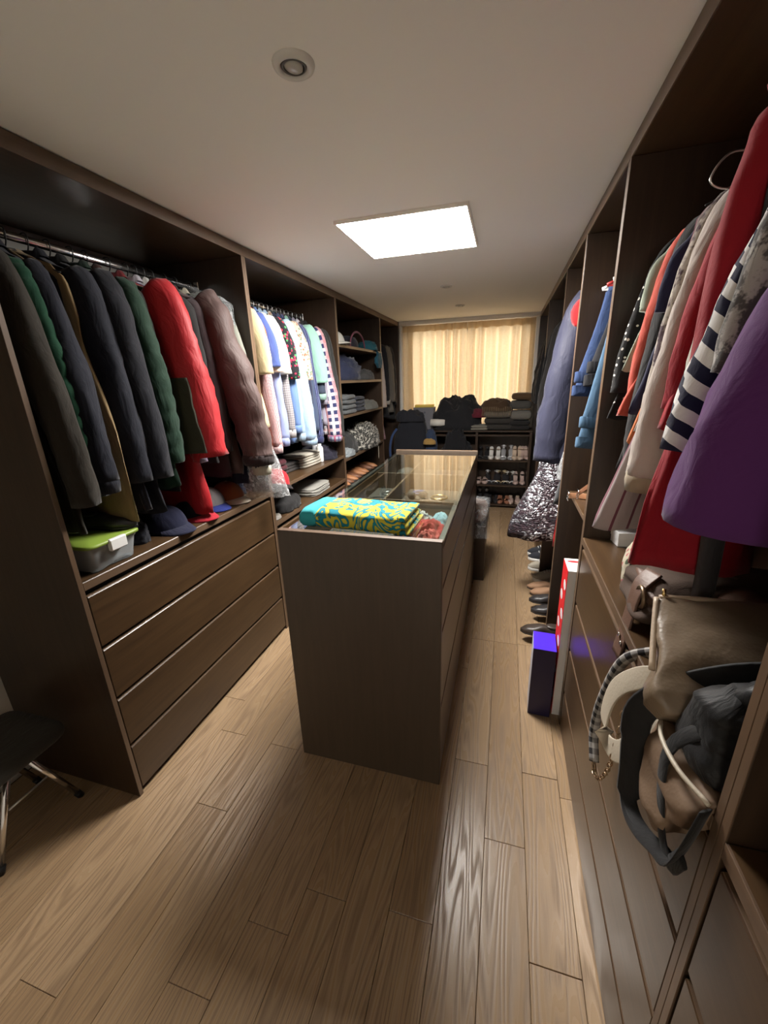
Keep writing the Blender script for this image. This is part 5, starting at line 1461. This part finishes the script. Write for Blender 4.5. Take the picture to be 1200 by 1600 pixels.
# red camisole on a wire hanger sticking out of the rail
rc = thing('red_camisole', 'crimson camisole draped over a wire loop at the top of the right rail', 'camisole', (.56, 1.25, 2.03), 0, GR)
obj('body', along((-.09, 0, .0), (.20, .05, .055), (0, 1, 0), (-.25, 0, 1), [(0, .012, .012), (.25, .03, .028), (.7, .035, .030), (1, .02, .018)], seed=6, amp=.008), F(150, 24, 44), rc)
obj('wire_loop', MB().tube(spline([(-.06, 0, .01), (-.125, -.01, .01), (-.155, -.015, -.035), (-.12, -.01, -.055), (-.05, 0, -.045), (.02, 0, -.04)], 6), .0025, 6), M['steel_wire'], rc)
# ================================================================== NARROW RIGHT BAY: belts, hat
BLT = leather('belt_tan', (.30, .14, .065), (.38, .19, .10), .4)
def belt(label, pts, mat, w=.030):
    t = thing('belt', label, 'belt', (0, 0, 0), 0, 'belts in the narrow right bay')
    sp = spline(pts, 7)
    obj('strap', MB().ribbon(sp, [(0, .2, 1)] * len(sp), w, .004), mat, t)
    p = Vector(pts[0])
    mb = MB()
    q = [p + Vector((0, a, b)) for a, b in ((-.022, -.022), (.022, -.022), (.022, .022), (-.022, .022), (-.022, -.022))]
    mb.tube(q, .003, 6)
    obj('buckle', mb, M['chrome'], t)
belt('tan leather belt with silver buckle on the narrow bay shelf', [(.352, 2.30, .972), (.42, 2.28, .978), (.52, 2.20, .980), (.60, 2.05, .980), (.64, 1.92, .980)], BLT)
belt('brown belt hanging from above onto the narrow bay shelf', [(.385, 2.22, 1.005), (.44, 2.12, 1.10), (.50, 2.0, 1.22), (.56, 1.92, 1.36), (.60, 1.88, 1.50)], leather('belt_brown', (.16, .07, .035), (.22, .10, .055), .4), .022)
heap('black felt hat on the narrow bay shelf behind the belts', F(34, 34, 36), (.60, 2.30, .9605), .24, .24, .10, name='felt_hat', cat='hat', rough=.35)

# ================================================================== BOXES ON THE FLOOR
RB = thing('tall_box', 'tall white and red cardboard box standing against the drawers', 'box', (.362, 1.822, 0), 0)
bx('carton', plain('box_white', (.70, .69, .68), .45), RB, -.058, .058, -.07, .07, 0, .782, .0015)
RDP = plain('box_red', srgb(214, 32, 40), .45)
pr = bx('red_side', RDP, RB, -.0592, -.058, -.069, .069, .001, .781, .0002)
for k in range(9):
    z = .10 + .074 * k
    o = obj('printed_oval', MB().lathe([(.001, 0), (.9, 0), (1.0, -.0002)], 24, sx=.024, sy=.030, cap0=False, cap1=False), PAP, pr, loc=(-.0595, .028 if k % 2 else -.026, z), rot=(0, -PI / 2, 0))
obj('printed_oval', MB().lathe([(.001, 0), (.9, 0), (1.0, -.0002)], 24, sx=.010, sy=.030, cap0=False, cap1=False), RDP, RB, loc=(-.02, .035, .7824), rot=(0, 0, PI / 2))
obj('printed_mark', MB().lathe([(.35, 0), (1.0, 0)], 16, sx=.012, sy=.012, cap0=False, cap1=False), RDP, RB, loc=(-.012, -.0706, .735), rot=(PI / 2, 0, 0))
pb = thing('purple_box', 'purple and navy cardboard box standing on the floor', 'box', (.245, 1.80, 0), math.radians(-3))
bx('carton', plain('box_navy', srgb(28, 22, 62), .4), pb, -.050, .050, -.072, .072, 0, .379, .0015)
bx('lid_face', plain('box_purple', srgb(64, 30, 190), .4), pb, -.0505, .0505, -.0725, .0725, .3785, .381, .0004)
bx('side_face', plain('box_grey_side', (.55, .55, .60), .45), pb, -.0512, -.050, -.0715, .0715, .001, .3785, .0003)
# ================================================================== SHOES ON THE FLOOR OF THE RIGHT BAYS
SUB = leather('tan_suede_shoe', (.20, .11, .06), (.28, .16, .09), .8)
GRF = 'shoes at the foot of the right wardrobe'
WSL = plain('white_sole', (.70, .69, .66), .5)
DGY = F(52, 54, 62)
CRE = F(205, 196, 178)
shoe('sneaker', 'dark grey sneaker with white sole below the sequinned dress', (WSL, DGY, BLK), (.40, 3.47, .0605), -PI / 2, GRF, .27)
shoe('sneaker', 'second dark grey sneaker with white sole below the sequinned dress', (WSL, DGY, BLK), (.40, 3.58, .0605), -PI / 2, GRF, .27)
shoe('sneaker', 'cream sneaker sticking out just past the wardrobe panel', (WSL, CRE, BLK), (.385, 3.27, .0605), -PI / 2, GRF, .26)
shoe('sneaker', 'cream sneaker between the wardrobe panel and the brown shoes', (WSL, CRE, BLK), (.41, 3.08, .0605), -PI / 2, GRF, .26)
shoe('loafer', 'brown suede loafer sticking out over the oak floor', (DKL, SUB, DKL), (.37, 2.94, .0605), -PI / 2, GRF, .27)
shoe('loafer', 'second brown suede loafer beside the black slip-ons', (DKL, SUB, DKL), (.385, 2.85, .0605), -PI / 2, GRF, .27)
shoe('loafer', 'black slip-on shoe sticking out over the oak floor', (BLK, BLK, DKL), (.375, 2.745, .0605), -PI / 2, GRF, .27)
shoe('loafer', 'second black slip-on shoe near the wardrobe panel', (BLK, BLK, DKL), (.38, 2.60, .0605), -PI / 2, GRF, .27)
shoe('sneaker', 'blue-grey sneaker on the floor behind the purple box', (WSL, F(78, 92, 112), BLK), (.42, 2.12, .0605), -PI / 2, GRF, .26)
shoe('loafer', 'dark shoe tip peeping out left of the purple box', (BLK, DKL, DKL), (.30, 2.35, .0605), -PI / 2, GRF, .26)
heap('bright red soft bag standing low in the third right bay', F(222, 40, 58), (.46, 2.555, .0605), .16, .10, .42, name='red_soft_bag', cat='bag', rough=.4)
# ================================================================== STOOL AT THE LEFT EDGE
so = thing('folding_stool', 'low folding stool with grey seat and chrome legs at the left edge', 'stool', (-1.72, .70, 0))
obj('seat', slabs(.34, .34, .045, 1, 3.0, .003), F(70, 66, 58), so, loc=(0, -.02, .335))
for sx in (-1, 1):
    for sy in (-1, 1):
        pts = [(sx * .115, -.02 + sy * .03, .333), (sx * .118, -.02 + sy * .145, .008)]
        lg = obj('leg', MB().tube(pts, .011, 12), M['chrome'], so)
        obj('foot_cap', MB().tube([(pts[1][0], pts[1][1] - sy * .008, .028), (pts[1][0], pts[1][1] + sy * .002, .0)], .013, 12), M['black_plastic'], lg)
    obj('brace', MB().tube([(sx * .118, -.085, .20), (sx * .118, .045, .20)], .004, 8), M['steel_wire'], so)
obj('brace', MB().tube([(-.115, -.05, .325), (.115, -.05, .325)], .008, 10), M['steel_wire'], so)
